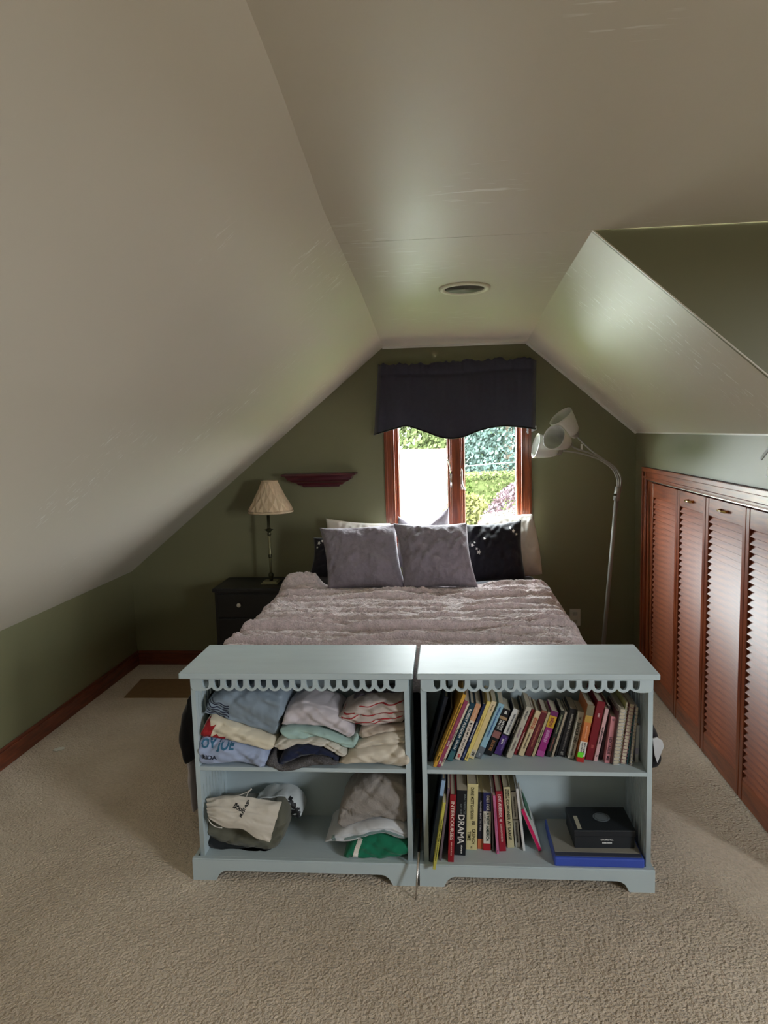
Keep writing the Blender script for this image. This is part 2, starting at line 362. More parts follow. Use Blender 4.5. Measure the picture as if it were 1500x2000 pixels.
b = MB(); b.box(.026, .106, YB+.004, YB+.07, WZ0+.012, WZ1-.012); b.box(.036, .096, YB-.004, YB+.01, WZ0+.012, WZ1-.012); b.build('mullion', M_WOODV, w1, bevel=.003)

# valance
M_VAL = cloth('charcoal_valance_cloth', 66, 66, 80, .08, 40, (300, .3, .0008), .85)
va = empty('valance', (.08, YB-.05, 1.55), 'charcoal fabric valance with ruffled top and scalloped hem over the window', 'curtain')
VB = [(729, 850), (754, 843), (775, 837), (792, 833), (814, 838), (837, 846), (859, 854), (882, 857), (904, 854), (926, 845), (949, 838), (982, 833), (1016, 835), (1048, 839)]
VT = [(737, 711), (760, 711), (800, 712), (840, 709), (880, 706), (920, 704), (960, 702), (1000, 700), (1030, 699), (1050, 699)]
NV = 150; yv = YB-.085
vt = cat([PY(*p, yv) for p in VT], NV); vb = cat([PY(*p, yv) for p in VB], NV)
def vfold(x, w): return (.012*math.sin(x*26+3*nz(x*3, 1))*w*(.4+abs(nz(x*2, 9))*1.6)+.026*nz(x*8, 4.2)*w+.007*nz(x*38, 2.2)*(1.2-w))
def valance(u, v):
    i = round(u*NV); a, c = vt[i], vb[i]; w = v**.8
    x = a[0]+(c[0]-a[0])*v; z = a[2]+(c[2]-a[2])*v
    if v < .06: z += .016*nz(x*40, .5)*(1-v/.06)+.010*nz(x*13, 7)
    y = yv+vfold(x, .25+w)+(.010*nz(x*60, 3, z*4)*max(0, 1-v/.22))
    if abs(v-.16) < .03: y += .010*(1-abs(v-.16)/.03)
    if v < .16: y += .006*math.sin(v/.16*math.pi)*-1
    y -= .03*math.sin(v*math.pi*.5)*.6
    e = min(u, 1-u)
    if e < .035: y += (YB-.012-y)*(1-e/.035)**1.5
    return (x, y, z)
b = MB(); b.grid(valance, NV, 44); vo = b.build('cloth_panel', M_VAL, va, True, fix=False)
sm = vo.modifiers.new('thick', 'SOLIDIFY'); sm.thickness = .004; sm.offset = 0
hem = [Vector(valance(i/NV, 1.0))+Vector((0, -.002, .004)) for i in range(NV+1)]
MB().tube(hem, .0055, 6).build('hem_binding', cloth('black_hem_binding', 26, 25, 29, .1), va, True)
MB().tube([(-.41, YB-.01, 2.0), (-.40, YB-.06, 2.0), (.57, YB-.06, 2.008), (.58, YB-.01, 2.008)], .007, 8).build('rod', M_CHROME, va, True)
# curtain-rod bracket seen under the valance's right corner: crumpled white plastic
b = MB(); p0 = PY(1028, 838, YB-.02); p1 = PY(1048, 846, YB-.02)
def crumple(u, v): 
    x = p0.x+(p1.x-p0.x)*u; z = p0.z+.02-(.055-.028*u)*v; return (x, YB-.012-.014*abs(nz(u*5, v*5, 3))-.006*math.sin(u*9), z)
b.grid(crumple, 14, 12); o = b.build('plastic_wrap', mat('crumpled_white_plastic', srgb(232, 232, 236), .3), None, True, loc=(p0.x, YB-.02, p0.z-.04), label='scrap of crumpled white plastic tucked under the corner of the valance', cat='plastic scrap')
o.modifiers.new('t', 'SOLIDIFY').thickness = .001

# ------------------------------------------------------------------ closet: casing and four louvered bifold panels
b = MB()
for (d, z0, z1) in ((.020, CZ, 1.337), (.028, 1.312, 1.337), (.024, 1.268, 1.282)): b.box(XR-d, XR, CY0-.07, CY1+.075, z0, z1)
st(b.build('trim_6', M_WOODY, bevel=.003))
b = MB()
for (d, y0, y1) in ((.020, CY1, CY1+.075), (.028, CY1+.052, CY1+.075), (.024, CY1+.004, CY1+.016)): b.box(XR-d, XR, y0, y1, 0, 1.31)
st(b.build('trim_7', M_WOODV, bevel=.003))
st(BOX('trim_8', M_WOODV, (XR-.02, XR, CY0-.07, CY0, 0, 1.31), bevel=.003))
b = MB(); b.box(XR-.004, XR+.09, CY1-.014, CY1, 0, CZ); b.box(XR-.004, XR+.09, CY0, CY0+.012, 0, CZ); st(b.build('trim_9', M_WOODV))
st(BOX('trim_10', M_CHROME, (XR-.012, XR+.02, CY0, CY1, CZ-.006, CZ+.002)))
DF, DB = 1.211, 1.239
slat_me = {}
def louver_panel(y1, y0, handle, label):
    root = empty('bifold_door', (DF, (y0+y1)/2, .015), label, 'closet door', 'louvered bifold closet doors')
    zt, zb = 1.25, .015; sw = .034
    for a in (y0+.001, y1-sw-.001): BOX('stile', M_WOODV, (DF, DB, a, a+sw, zb, zt), root, .003)
    BOX('top_rail', M_WOODY, (DF+.002, DB, y0+sw, y1-sw, zt-.083, zt), root, .002)
    BOX('bottom_rail', M_WOODY, (DF+.002, DB, y0+sw, y1-sw, zb, zb+.098), root, .002)
    n = 34; z0 = zb+.098; z1 = zt-.083; w = y1-y0-2*sw; key = round(w, 4)
    if key not in slat_me:
        s = MB(); R = Matrix.Rotation(math.radians(-61), 4, 'Y'); s.box(-.0185, .0185, -w/2, w/2, -.0034, .0034, R)
        me = bpy.data.meshes.new('slat'); me.from_pydata(s.v, [], s.f); me.materials.append(M_SLAT); slat_me[key] = me
    for k in range(n):
        o = bpy.data.objects.new('slat', slat_me[key]); C.objects.link(o); o.parent = root
        o.location = (.5*(DB+DF)-DF, 0, z0+(k+.5)*(z1-z0)/n-.015)
    if handle:
        yc = (y0+y1)/2; zc = zt-.040; b = MB()
        b.tube([(DF+.002, yc-.036, zc), (DF-.016, yc-.034, zc), (DF-.022, yc-.018, zc+.001), (DF-.022, yc+.018, zc+.001), (DF-.016, yc+.034, zc), (DF+.002, yc+.036, zc)], [.007, .006, .0045, .0045, .006, .007], 8)
        b.build('handle', M_BRASS, root, True, label='small brass bow pull')
louver_panel(4.33, 3.851, False, 'louvered wooden closet door panel beside the corner casing, without a pull')
louver_panel(3.849, 3.441, True, 'louvered closet door panel with brass pull, second from the back corner')
louver_panel(3.437, 2.988, True, 'louvered closet door panel with brass pull, third from the back corner')
louver_panel(2.986, 2.53, False, 'louvered closet door panel without pull, farthest from the back corner')
st(BOX('trim_11', M_WOODV, (DF+.002, DB, 4.331, CY1-.014, 0, CZ-.006)))
st(BOX('trim_12', M_WOODV, (DF+.002, DB, CY0+.012, 2.529, 0, CZ-.006)))
# bits of tape left on the wall above the closet
def tape(pts, label, m, name='tape_strip'):
    P = [PX(x, y, XR-.0006) for x, y in pts]; b = MB(); b.prism(P, (-.0012, 0, 0)); return b.build(name, m, None, loc=P[0], label=label, cat='tape')
tape([(1484, 896), (1487.5, 899), (1503, 879), (1500, 874)], 'grey strip of tape stuck slantwise on the green wall above the closet', mat('grey_tape', srgb(150, 152, 148), .6))
tape([(1498, 914), (1497, 930), (1504, 931), (1504, 914)], 'torn white scrap of tape on the green wall above the closet', mat('white_tape', srgb(235, 238, 236), .6))

# ------------------------------------------------------------------ wall ledge, outlet, floor scraps
x0, x1, zt, zb = -1.085, -.592, 1.333, 1.238; cx = (x0+x1)/2
lg = empty('wall_ledge', (cx, YB, zb), 'dark maroon wooden wall ledge with stepped moulding', 'wall shelf')
def stepped(levels, name):
    b = MB()
    for i in range(len(levels)-1):
        (z0, h0, d0), (z1_, h1, d1) = levels[i], levels[i+1]
        b.hexa([(cx-h0, YB-d0, z0), (cx+h0, YB-d0, z0), (cx-h0, YB, z0), (cx+h0, YB, z0), (cx-h1, YB-d1, z1_), (cx+h1, YB-d1, z1_), (cx-h1, YB, z1_), (cx+h1, YB, z1_)])
    return b.build(name, M_MAROON, lg)
hw = (x1-x0)/2
stepped([(zt-.014, hw-.004, .132), (zt-.011, hw, .136), (zt-.003, hw, .136), (zt, hw-.003, .133)], 'ledge_top')
stepped([(zb, .122, .022), (zb+.006, .126, .026), (zb+.014, .128, .028), (zb+.015, .148, .046), (zb+.028, .160, .056), (zb+.04, .190, .084), (zb+.052, .203, .098), (zb+.053, .212, .106), (zb+.068, .219, .113), (zb+.082, .230, .124)], 'moulding')
ou = empty('wall_outlet', (.85, YB, .3), 'white electrical outlet plate low on the back wall beside the bed', 'outlet')
BOX('cover_plate', M_TRIMW, (.806, .876, YB-.006, YB, .27, .385), ou, .002)
for z in (.300, .352): BOX('socket', mat('socket_grey', srgb(190, 190, 184), .5), (.826, .856, YB-.008, YB-.004, z-.012, z+.012), ou, .002)
P = [PZ(242, 1362, .004), PZ(276, 1326, .004), PZ(420, 1326, .004), PZ(420, 1362, .004)]
b = MB(); b.prism([(p.x, p.y, 0) for p in P], (0, 0, .005))
b.build('cardboard_sheet', mat('brown_cardboard', srgb(132, 102, 66), .8, var=(30, .12)), None, loc=(P[0].x, P[0].y, 0), label='flat brown cardboard sheet lying on the carpet between the nightstand and the clothes bookcase', cat='cardboard')
P = [PZ(x, y, .003) for x, y in ((103, 1466), (107, 1462), (116, 1459.5), (126, 1459), (125, 1463), (119, 1465), (110, 1467.5))]
b = MB(); b.prism([(p.x, p.y, 0) for p in P], (0, 0, .004)); b.build('paper_scrap', mat('paper_white', srgb(226, 222, 210), .8), None, loc=(P[0].x, P[0].y, 0), label='small white scrap of paper on the carpet near the baseboard of the low green wall', cat='paper scrap')
# thin metal rod leaning in the gap between the bookcases
b = MB(); a = PZ(812, 1757, 0.0); c = PY(818, 1664, 2.325)
b.tube([a, a+(c-a)*.35, c], [.0022, .0035, .0045], 8); b.build('metal_rod', M_CHROME, None, True, loc=a, label='thin silver metal rod leaning against the gap between the two bookcases', cat='rod')

# ------------------------------------------------------------------ bookcases
SH, FL, YSH = .424, .083, 2.362      # shelf surface, bottom-board surface, front of the boards
def bookcase(xa, xb, label):
    root = empty('bookcase', ((xa+xb)/2, 2.5, 0), label, 'bookcase', 'matching pale blue bookcases at the foot of the bed')
    BOX('top', M_PAINT, (xa-.005 if xa < -.5 else xa+.006, xb+.003, 2.332, 2.668, .758, .779), root, .004)
    sa, sb = xa+.026, xb-.012
    if xa > -.5: sa, sb = xa+.017, xb-.011
    else: sa, sb = xa+.026, xb-.014
    # sides with lens-shaped piercings
    for x in (sa+.008, sb-.008):
        holes = []
        for z0, z1 in ((.45, .735), (.105, .395)):
            for ci in range(8):
                y = 2.388+ci*.0325; off = .03 if ci % 2 else 0; z = z0+off
                while z+.06 < z1-.0+.001:
                    h = min(.115, z1-z); n = 9
                    L = [(y+.0075*math.sin(math.pi*k/n), z+h*k/n) for k in range(n+1)]+[(y-.0075*math.sin(math.pi*k/n), z+h*k/n) for k in range(n-1, 0, -1)]
                    holes.append(L); z += h+.014
        plate('side_panel', [(2.362, .0), (2.65, .0), (2.65, .758), (2.362, .758)], holes, .016, Matrix(((0, 0, 1, x), (1, 0, 0, 0), (0, 1, 0, 0), (0, 0, 0, 1))), M_PAINT, root)
    BOX('back_panel', M_PAINT, (sa+.003, sb-.003, 2.648, 2.655, .07, .758), root)
    BOX('shelf', M_PAINT, (sa+.016, sb-.016, YSH, 2.648, SH-.015, SH), root, .0015)
    BOX('bottom_board', M_PAINT, (sa+.016, sb-.016, 2.3635, 2.648, FL-.016, FL), root)
    # scalloped apron with seventeen slots
    n = 17; inner0, inner1 = sa+.001, sb-.001; L = inner1-inner0; pitch = .0412*L/.77; c0 = (inner0+inner1)/2-pitch*(n-1)/2
    zt, zb = .758, .706
    out = [(inner0, zt), (inner1, zt), (inner1, zb+.016)]
    edges = [inner0]+[c0+pitch*(k-.5) for k in range(n-1, 0, -1)][::-1]+[inner1]
    edges = edges[::-1]
    for k in range(n):
        a, c = edges[k], edges[k+1]; dep = .013
        for q in range(1, 10):
            t = q/10; x = a+(c-a)*t; zz = zb+dep-dep*math.sin(math.pi*t)**.7
            if (k == 0 and t < .5) or (k == n-1 and t > .5): zz = zb+.004+(.012 if (t < .05 or t > .95) else 0)*1.0-.004*math.sin(math.pi*t)
            out.append((x, zz))
        if k < n-1: out.append((c, zb+dep))
    out.append((inner0, zb+.016))
    holes = []
    for k in range(n):
        x = c0+pitch*k; w = .0118; z1, z2 = zt-.011, zt-.026
        h = [(x-w, z1), (x-w*.98, z2)]+[(x-w*.97*math.cos(math.pi*q/10), z2-.017*math.sin(math.pi*q/10)**.8) for q in range(1, 10)]+[(x+w*.98, z2), (x+w, z1)]
        holes.append(h)
    plate('apron', out, holes, .013, Matrix(((1, 0, 0, 0), (0, 0, 1, 2.3655), (0, 1, 0, 0), (0, 0, 0, 1))), M_PAINT, root)
    # plinth with bracket feet
    f0, f1 = xa+.085, xb-.085
    def br(x, s): return [(x, 0), (x+s*.006, .012), (x+s*.014, .026), (x+s*.028, .036), (x+s*.04, .039)]
    o = [(xa, 0)]+br(f0, 1)+br(f1, -1)[::-1]+[(xb, 0), (xb, .078), (xa, .078)]
    plate('plinth', o, [], .016, Matrix(((1, 0, 0, 0), (0, 0, 1, 2.353), (0, 1, 0, 0), (0, 0, 0, 1))), M_PAINT, root)
    b = MB(); b.prism([(xa, 2.345, .078), (xb, 2.345, .078), (xb-.002, 2.364, FL), (xa+.002, 2.364, FL)], (0, 0, .003))
    b = MB(); b.box(xa, xb, 2.346, 2.364, .076, FL)
    for x in (xa, xb-.014): b.box(x, x+.014, 2.364, 2.65, 0, .078)
    b.build('plinth_moulding', M_PAINT, root, bevel=.0015)
    return root
bookcase(-.940, -.128, 'pale grey-blue bookcase with scalloped apron, filled with folded clothes')
bookcase(-.118, .688, 'pale grey-blue bookcase with scalloped apron, filled with books')

# ------------------------------------------------------------------ bed: mattress, duvet, blanket, pillows
bx0, bx1, by0, by1 = -.965, .565, 2.738, 4.71
bed = empty('bed', (-.2, 3.7, 0), 'low double bed with mattress standing under the window behind the bookcases', 'bed')
M_SHEET = cloth('white_fitted_sheet', 214, 208, 206, .06, 8)
BOX('base', M_BLACKW, (bx0+.02, bx1-.02, by0+.02, by1-.01, .12, .34), bed, .01)
for x in (bx0+.07, bx1-.13):
    for y in (by0+.06, by1-.12): BOX('leg', M_BLACKW, (x, x+.06, y, y+.06, 0, .12), bed, .004)
BOX('mattress', M_SHEET, (bx0, bx1, by0, by1, .34, .625), bed, .05)
def drape(s, hw, cx, z_top, rad, drop):                     # arc-length s from centre -> (x, z) over a rounded edge
    a = abs(s); sg = 1 if s >= 0 else -1; flat = hw-rad; arc = rad*math.pi/2
    if a <= flat: return cx+sg*a, z_top
    if a <= flat+arc: t = (a-flat)/rad; return cx+sg*(flat+rad*math.sin(t)), z_top-rad+rad*math.cos(t)
    d = a-flat-arc; return cx+sg*(hw+.10*d), z_top-rad-d
# black duvet under the blanket
M_DUVET = cloth('black_navy_duvet_cloth', 30, 30, 40, .15, 20)
def duvet(u, v):
    hwid = .785; tot = hwid-.08+.08*math.pi/2+.36; s = (u*2-1)*tot; y = 2.665+(4.62-2.665)*v
    x, z = drape(s, hwid, -.2, .642, .08, .36)
    hang = max(0, .56-z)
    x += math.copysign(1, s)*(.010*math.sin(y*9+1)*hang/.3+.010*nz(y*4, 2)*hang/.3)-math.copysign(1, s)*.012*min(1, hang/.1) 
    foot = max(0, .12-v*2.0)/.12                             # foot end drops behind the bookcases
    if v < .06: t = (.06-v)/.06; z -= .34*t**1.0; y = 2.69+.02*math.sin((1-t)*math.pi/2)
    z += .008*fbm(x*4, y*4, 5)
    return (x, y, max(z, .10))
b = MB(); b.grid(duvet, 90, 90); dv = b.build('duvet', M_DUVET, None, True, fix=False, loc=(-.2, 3.7, .3), label='black duvet spread under the pinkish blanket and hanging off the bed', cat='duvet')
dv.modifiers.new('t', 'SOLIDIFY').thickness = -.012
# bunched corners of the bedding sticking out beside the bookcases
def lump(name, m, rows, label, catg, depth=.16, Y=2.62):
    """cloth bundle: rows = (left px, right px, py)"""
    n = len(rows); b = MB()
    R = [(PY(l, y, Y), PY(r, y, Y)) for l, r, y in rows]
    A = cat([q[0] for q in R], 24); B = cat([q[1] for q in R], 24)
    def fn(u, v):
        i = round(u*24); a, c = Vector(A[i]), Vector(B[i]); cxx = (a+c)/2; h = (c-a).length/2; th = 2*math.pi*v
        k = 1 if 0 < i < 24 else .25
        p = cxx+Vector((h*math.cos(th)*k, depth/2+depth/2*math.sin(th)*k, 0)); p += Vector((.006, .008, 0))*nz(p.x*22, p.z*14, th); return p
    b.grid(fn, 24, 28, True); b.f.append(tuple(range(28))); b.f.append(tuple(range(24*28, 25*28)))
    return b.build(name, m, None, True, loc=(R[-1][0].x, Y+depth/2, R[-1][0].z), label=label, cat=catg)
lump('robe', cloth('black_plush_cloth', 38, 37, 42, .2, 25), [(364, 371, 1362), (355, 371, 1388), (346, 370, 1405), (344, 370, 1440), (346, 371, 1470), (354, 372, 1490), (362, 373, 1496)], 'black cloth hanging from the bed corner beside the clothes bookcase', 'clothing', Y=2.70)
lump('sheet_corner', cloth('pale_lilac_sheet', 206, 198, 204, .08, 10), [(361, 378, 1490), (361, 378, 1520), (364, 380, 1550), (370, 382, 1575), (375, 384, 1590)], 'pale lilac sheet corner hanging low beside the clothes bookcase', 'bed sheet', Y=2.72)
lb = lump('shirt', cloth('black_shirt_cloth', 30, 29, 33, .2, 25), [(1200, 1276, 1405), (1200, 1283, 1425), (1200, 1293, 1450), (1200, 1296, 1478), (1200, 1298, 1497), (1200, 1290, 1507)], 'black cloth with a white patch hanging beside the book-filled bookcase', 'clothing', .10, Y=2.72)
Q = [PY(x, y, 2.716) for x, y in ((1275, 1443), (1283, 1440), (1294, 1447), (1297, 1458), (1290, 1475), (1284, 1490), (1279, 1476))]
b = MB(); b.prism(Q, (0, .006, 0)); b.build('patch', cloth('white_patch', 226, 226, 228), lb, label='white patch')

# fluffy blanket
M_SHERPA = cloth('pinkish_grey_sherpa', 230, 211, 212, .25, 45, (130, 1, .012), 1.0, .5)
def ridge(y, y0, w): t = (y-y0)/w; t = t/.45 if t < 0 else t/1.5; return math.exp(-t*t)
def blanket(u, v):
    hwid = .812; rad = .10; tot = hwid-rad+rad*math.pi/2+.30; s = (u*2-1)*tot; y = 2.70+(4.185-2.70)*v
    y += .03*nz(s*1.3, 3.3)*(v-.5)
    cxb = -.2; x, z = drape(s, hwid, cxb, .688, rad, .3)
    top = max(0, min(1, (z-.60)/.085))
    yw = y+.05*nz(x*1.1, y*.6, 8)+.03*x*math.sin(3*y)
    wr = 0
    for k, (y0, w, h) in enumerate(((2.78, .035, .016), (2.90, .03, .012), (2.97, .025, .010), (3.09, .03, .006), (3.2, .022, .015), (3.29, .02, .008), (3.42, .03, .009), (3.53, .022, .007), (3.64, .03, .008), (3.8, .03, .008), (3.93, .025, .008), (4.08, .04, .009))):
        wr += h*ridge(yw+.018*nz(x*3, k*7.1), y0+.04*nz(x*1.6, k*3.7), w)*(.35+1.3*abs(nz(x*1.8, k*5.3, 2)))*4.2
    z += top*top*wr+top*.012*fbm(x*4, y*12, 1.5)
    side = 1-top
    x += math.copysign(1, s)*side*(.006*math.sin(y*14)+.012*nz(y*5, 1.3))*min(1, (.6-z)/.2 if z < .6 else 0)
    # folded-back corner by the nightstand
    m = math.exp(-((x+.90)/.17)**2-((y-4.13)/.09)**2); z += .05*m
    m2 = math.exp(-((x+.62)/.30)**2-((y-4.15)/.05)**2); z += .022*m2
    if v < .03: z -= .12*(1-v/.03)**.8; y = 2.70+.012*v/.03
    def ss(v_, lo, hi): q = max(0, min(1, (v_-lo)/(hi-lo))); return q*q*(3-2*q)
    press = ss(y, 3.98, 4.05)*ss(x, -.80, -.72)*(1-ss(x, .17, .24))*top   # pressed flat under the cushions
    z += (min(z, .680)-z)*press
    tuft = (1-.7*press)*.010*abs(nz(x*62, y*80, z*40))+(1-.7*press)*.008*nz(x*30, y*42, z*30)
    return (x, y, z+tuft*(1 if top > .2 else .3))
b = MB(); b.grid(blanket, 400, 420); bl = b.build('blanket', M_SHERPA, None, True, fix=False, loc=(-.2, 3.45, .68), label='fluffy pinkish-grey sherpa blanket wrinkled across the bed', cat='blanket')
bl.modifiers.new('t', 'SOLIDIFY').thickness = -.016

def pillow(name, corners, th, m, label, sag=0, seed=0, wr=.012, group=None, pin=.075, vee=False, catg='pillow'):
    """corners TL, TR, BR, BL; puffs out on both faces"""
    TL, TR, BR, BL = [Vector(c) for c in corners]; n = ((TR-TL).cross(BL-TL)).normalized()
    if n.y > 0: n = -n
    N = 46; ctr = (TL+TR+BR+BL)/4
    def surf(u, v, sgn):
        a, c = 2*u-1, 2*v-1
        p = TL*(1-u)*(1-v)+TR*u*(1-v)+BR*u*v+BL*(1-u)*v
        p += (ctr-p)*(pin*((1-a*a)*c*c+(1-c*c)*a*a))               # edges drawn in between the corners
        p += (BL-TL).normalized()*sag*((1-abs(a)**1.1) if vee else (1-a*a))*(1-v)**2
        h = th/2*((1-abs(a)**2.6)*(1-abs(c)**2.6))**.55
        q = 1-max(abs(a), abs(c))
        w = wr*(fbm(a*1.7+seed, c*1.7, seed*3.1)*1.0+1.1*abs(nz(a*3.5+c*2.5+seed, c*1.2-a, seed))+.8*nz((a+c)*7, seed, (a-c)*2)*math.exp(-q*3)+.45*nz(a*9+seed, c*5+a*4, seed))
        return p+n*sgn*(h+w*min(1, q*6)*(1 if sgn > 0 else .4))
    b = MB(); b.grid(lambda u, v: surf(u, v, 1), N, N); b.grid(lambda u, v: surf(u, v, -1), N, N)
    low = (BL+BR)/2
    o = b.build(name, m, None, True, fix=False, loc=low, label=label, cat=catg, group=group)
    bm = bmesh.new(); bm.from_mesh(o.data); bmesh.ops.remove_doubles(bm, verts=bm.verts, dist=1e-5); bmesh.ops.recalc_face_normals(bm, faces=bm.faces); bm.to_mesh(o.data); bm.free(); o.data.shade_smooth()
    return o
M_CUSH = cloth('mauve_grey_quilted_cloth', 138, 129, 138, .10, 50, (75, .9, .005), .8)
M_GREYP = cloth('light_mauve_grey_cloth', 150, 142, 152, .06, 12, (200, .2, .001), .8)
M_WHITEP = cloth('white_pillowcase', 228, 222, 214, .05, 8)
M_BLACKP = cloth('black_pillowcase', 32, 31, 40, .12, 16, (200, .2, .001), .75)
def quad(px, ys): return [PY(x, y, Y) for (x, y), Y in zip(px, ys)]
pillow('pillow', quad(((636, 1012), (764, 1022), (762, 1128), (640, 1124)), (4.62, 4.62, 4.52, 4.52)), .13, M_WHITEP, 'white pillow standing against the wall behind the mauve cushion nearest the nightstand', seed=3)
pl = pillow('pillow', quad(((612, 1050), (770, 1042), (770, 1140), (602, 1128)), (4.47, 4.47, 4.36, 4.36)), .13, M_BLACKP, 'black printed pillow mostly hidden behind the mauve cushion nearest the nightstand', seed=11)
pillow('pillow', quad(((777, 1008), (877, 990), (890, 1100), (770, 1110)), (4.66, 4.66, 4.54, 4.54)), .12, M_GREYP, 'light mauve-grey pillow propped against the window sill between the cushions', sag=.10, vee=True, seed=5)
pillow('pillow', quad(((940, 1018), (1040, 1004), (1059, 1121), (955, 1128)), (4.635, 4.635, 4.52, 4.52)), .18, M_WHITEP, 'white pillow standing behind the black floral pillow', seed=8, pin=-.05, wr=.014)
bp = pillow('pillow', quad(((898, 1024), (1018, 1016), (1028, 1136), (905, 1140)), (4.46, 4.46, 4.30, 4.30)), .16, M_BLACKP, 'black pillow with small white flowers standing in front of the plump white pillow', seed=14, wr=.016)
pillow('cushion', quad(((624, 1031), (774, 1023), (794, 1152), (640, 1152)), (4.28, 4.28, 4.10, 4.10)), .17, M_CUSH, 'square mauve-grey quilted cushion nearest the nightstand', seed=21, wr=.022, group='mauve cushions', catg='cushion')
pillow('cushion', quad(((768, 1022), (912, 1021), (934, 1148), (788, 1153)), (4.25, 4.25, 4.08, 4.08)), .17, M_CUSH, 'square mauve-grey quilted cushion leaning beside the black floral pillow', seed=33, wr=.022, group='mauve cushions', catg='cushion')
def bvh_of(o):
    M = world_of(o); return BVHTree.FromPolygons([M @ v.co for v in o.data.vertices], [tuple(p.vertices) for p in o.data.polygons])
def decal(name, me, target, m, off=.0012, sub=.008, **t):
    """flat mesh (world space, any Y) laid on the front of target, following its surface"""
    bm = bmesh.new(); bm.from_mesh(me); bmesh.ops.triangulate(bm, faces=bm.faces)
    for _ in range(4):
        E = [e for e in bm.edges if e.calc_length() > sub]
        if not E: break
        bmesh.ops.subdivide_edges(bm, edges=E, cuts=1); bmesh.ops.triangulate(bm, faces=bm.faces)
    tree = bvh_of(target); dead = []
    for v in bm.verts:
        h, nn, i, d = tree.ray_cast(Vector((v.co.x, -1, v.co.z)), Vector((0, 1, 0)))
        if h is None: dead.append(v)
        else: v.co = h+Vector((0, -off, 0))
    bmesh.ops.delete(bm, geom=dead, context='VERTS'); bm.to_mesh(me); bm.free(); me.materials.clear(); me.materials.append(m)
    o = bpy.data.objects.new(name, me); C.objects.link(o); attach(o, target); return tag(o, **t)
def px_poly(pts, Y):
    me = bpy.data.meshes.new('decal'); P = [tuple(PY(x, y, Y)) for x, y in pts]; me.from_pydata(P, [], [tuple(range(len(P)))]); return me
def flower(x, y, r, target, Y):
    pts = [(x+r*(1 if k % 2 == 0 else .45)*math.cos(k*math.pi/5), y+r*(1 if k % 2 == 0 else .45)*math.sin(k*math.pi/5)) for k in range(10)]
    decal('flower_print', px_poly(pts, Y), target, M_WHITEINK)
for x, y, r in ((922, 1061, 4), (930, 1067, 3), (934, 1073, 5), (926, 1056, 2.5), (1002, 1036, 4), (1008, 1042, 3), (945, 1048, 3), (996, 1030, 2.5)): flower(x, y, r, bp, 4.4)
for x, y, r in ((622, 1062, 4), (628, 1058, 3), (619, 1070, 2.5)): flower(x, y, r, pl, 4.4)

# ------------------------------------------------------------------ nightstand and table lamp
ns = empty('nightstand', (-1.28, 4.55, 0), 'black nightstand with white knob beside the bed', 'nightstand')
nx0, nx1, ny0, nz1 = -1.50, -1.06, 4.385, .622
BOX('top', M_BLACKW, (nx0-.012, nx1+.012, ny0-.014, YB-.004, nz1-.024, nz1), ns, .004)
BOX('body', M_BLACKW, (nx0, nx1, ny0, YB-.006, .06, nz1-.024), ns, .002)
for z0, z1 in ((.435, .585), (.27, .425), (.09, .26)):
    d = BOX('drawer', M_BLACKW, (nx0+.02, nx1-.02, ny0-.012, ny0+.004, z0, z1), ns, .003)
    if z0 > .4: MB().lathe([(.004, 0), (.005, .008), (.012, .014), (.0145, .02), (.012, .027), (.004, .030)], 20, Matrix.Translation((-1.335, ny0-.012, (z0+z1)/2+.008)) @ Matrix.Rotation(math.pi/2, 4, 'X')).build('knob', mat('white_ceramic', srgb(226, 222, 214), .25), d, True)
for x in (nx0, nx1-.04):
    for y in (ny0, YB-.05): BOX('leg', M_BLACKW, (x, x+.04, y, y+.04, 0, .06), ns)
lx, ly = -1.165, 4.545; lz = nz1
tl = empty('table_lamp', (lx, ly, lz), 'slim bronze table lamp with pleated beige shade on the nightstand', 'table lamp')
BOX('foot', M_STEMB, (lx-.058, lx+.058, ly-.058, ly+.058, lz, lz+.009), tl, .002)
BOX('foot_step', M_STEMB, (lx-.046, lx+.046, ly-.046, ly+.046, lz+.009, lz+.017), tl, .003)
Tm = Matrix.Translation((lx, ly, lz))
MB().lathe([(.012, .016), (.010, .03), (.012, .036), (.017, .046), (.018, .056), (.013, .066), (.008, .07)], 24, Tm).build('ball', M_BRONZE, tl, True)
MB().lathe([(.008, .068), (.009, .18), (.009, .372)], 16, Tm).build('stem', M_STEMB, tl, True)
MB().lathe([(.009, .168), (.0125, .171), (.0115, .178), (.0125, .186), (.009, .19)], 20, Tm).build('collar', M_BRONZE, tl, True)
MB().lathe([(.009, .315), (.013, .32), (.013, .33), (.010, .335), (.012, .343), (.026, .352), (.029, .357), (.014, .36), (.010, .366), (.010, .45)], 24, Tm).build('socket_cup', M_BRONZE, tl, True)
def pleat(u, v):                                              # u around, v down
    R = .050+(.143-.050)*v**1.15; z = .672-.198*v; k = 13; a = 2*math.pi*u
    p1 = abs(((u*k+v*2.1) % 1)-.5)*2; p2 = abs(((u*k-v*2.1) % 1)-.5)*2
    d = (.0105*max(p1, p2))*(1 if .03 < v < .95 else 0)*(.4+.8*v); R += d
    return (lx+.018+R*math.cos(a), ly+R*math.sin(a), lz+z)
b = MB(); b.grid(pleat, 360, 30); sh = b.build('shade', M_SHADE, tl, False, fix=False); sh.modifiers.new('t', 'SOLIDIFY').thickness = .002
for R, z in ((.0515, .671), (.1455, .475)):
    MB().lathe([(R+.001, z-.006), (R+.003, z), (R+.001, z+.006), (R-.003, z+.006), (R-.003, z-.006)], 48, Matrix.Translation((.018, 0, 0)) @ Tm, close=True).build('shade_trim', M_SHADE, tl, True)

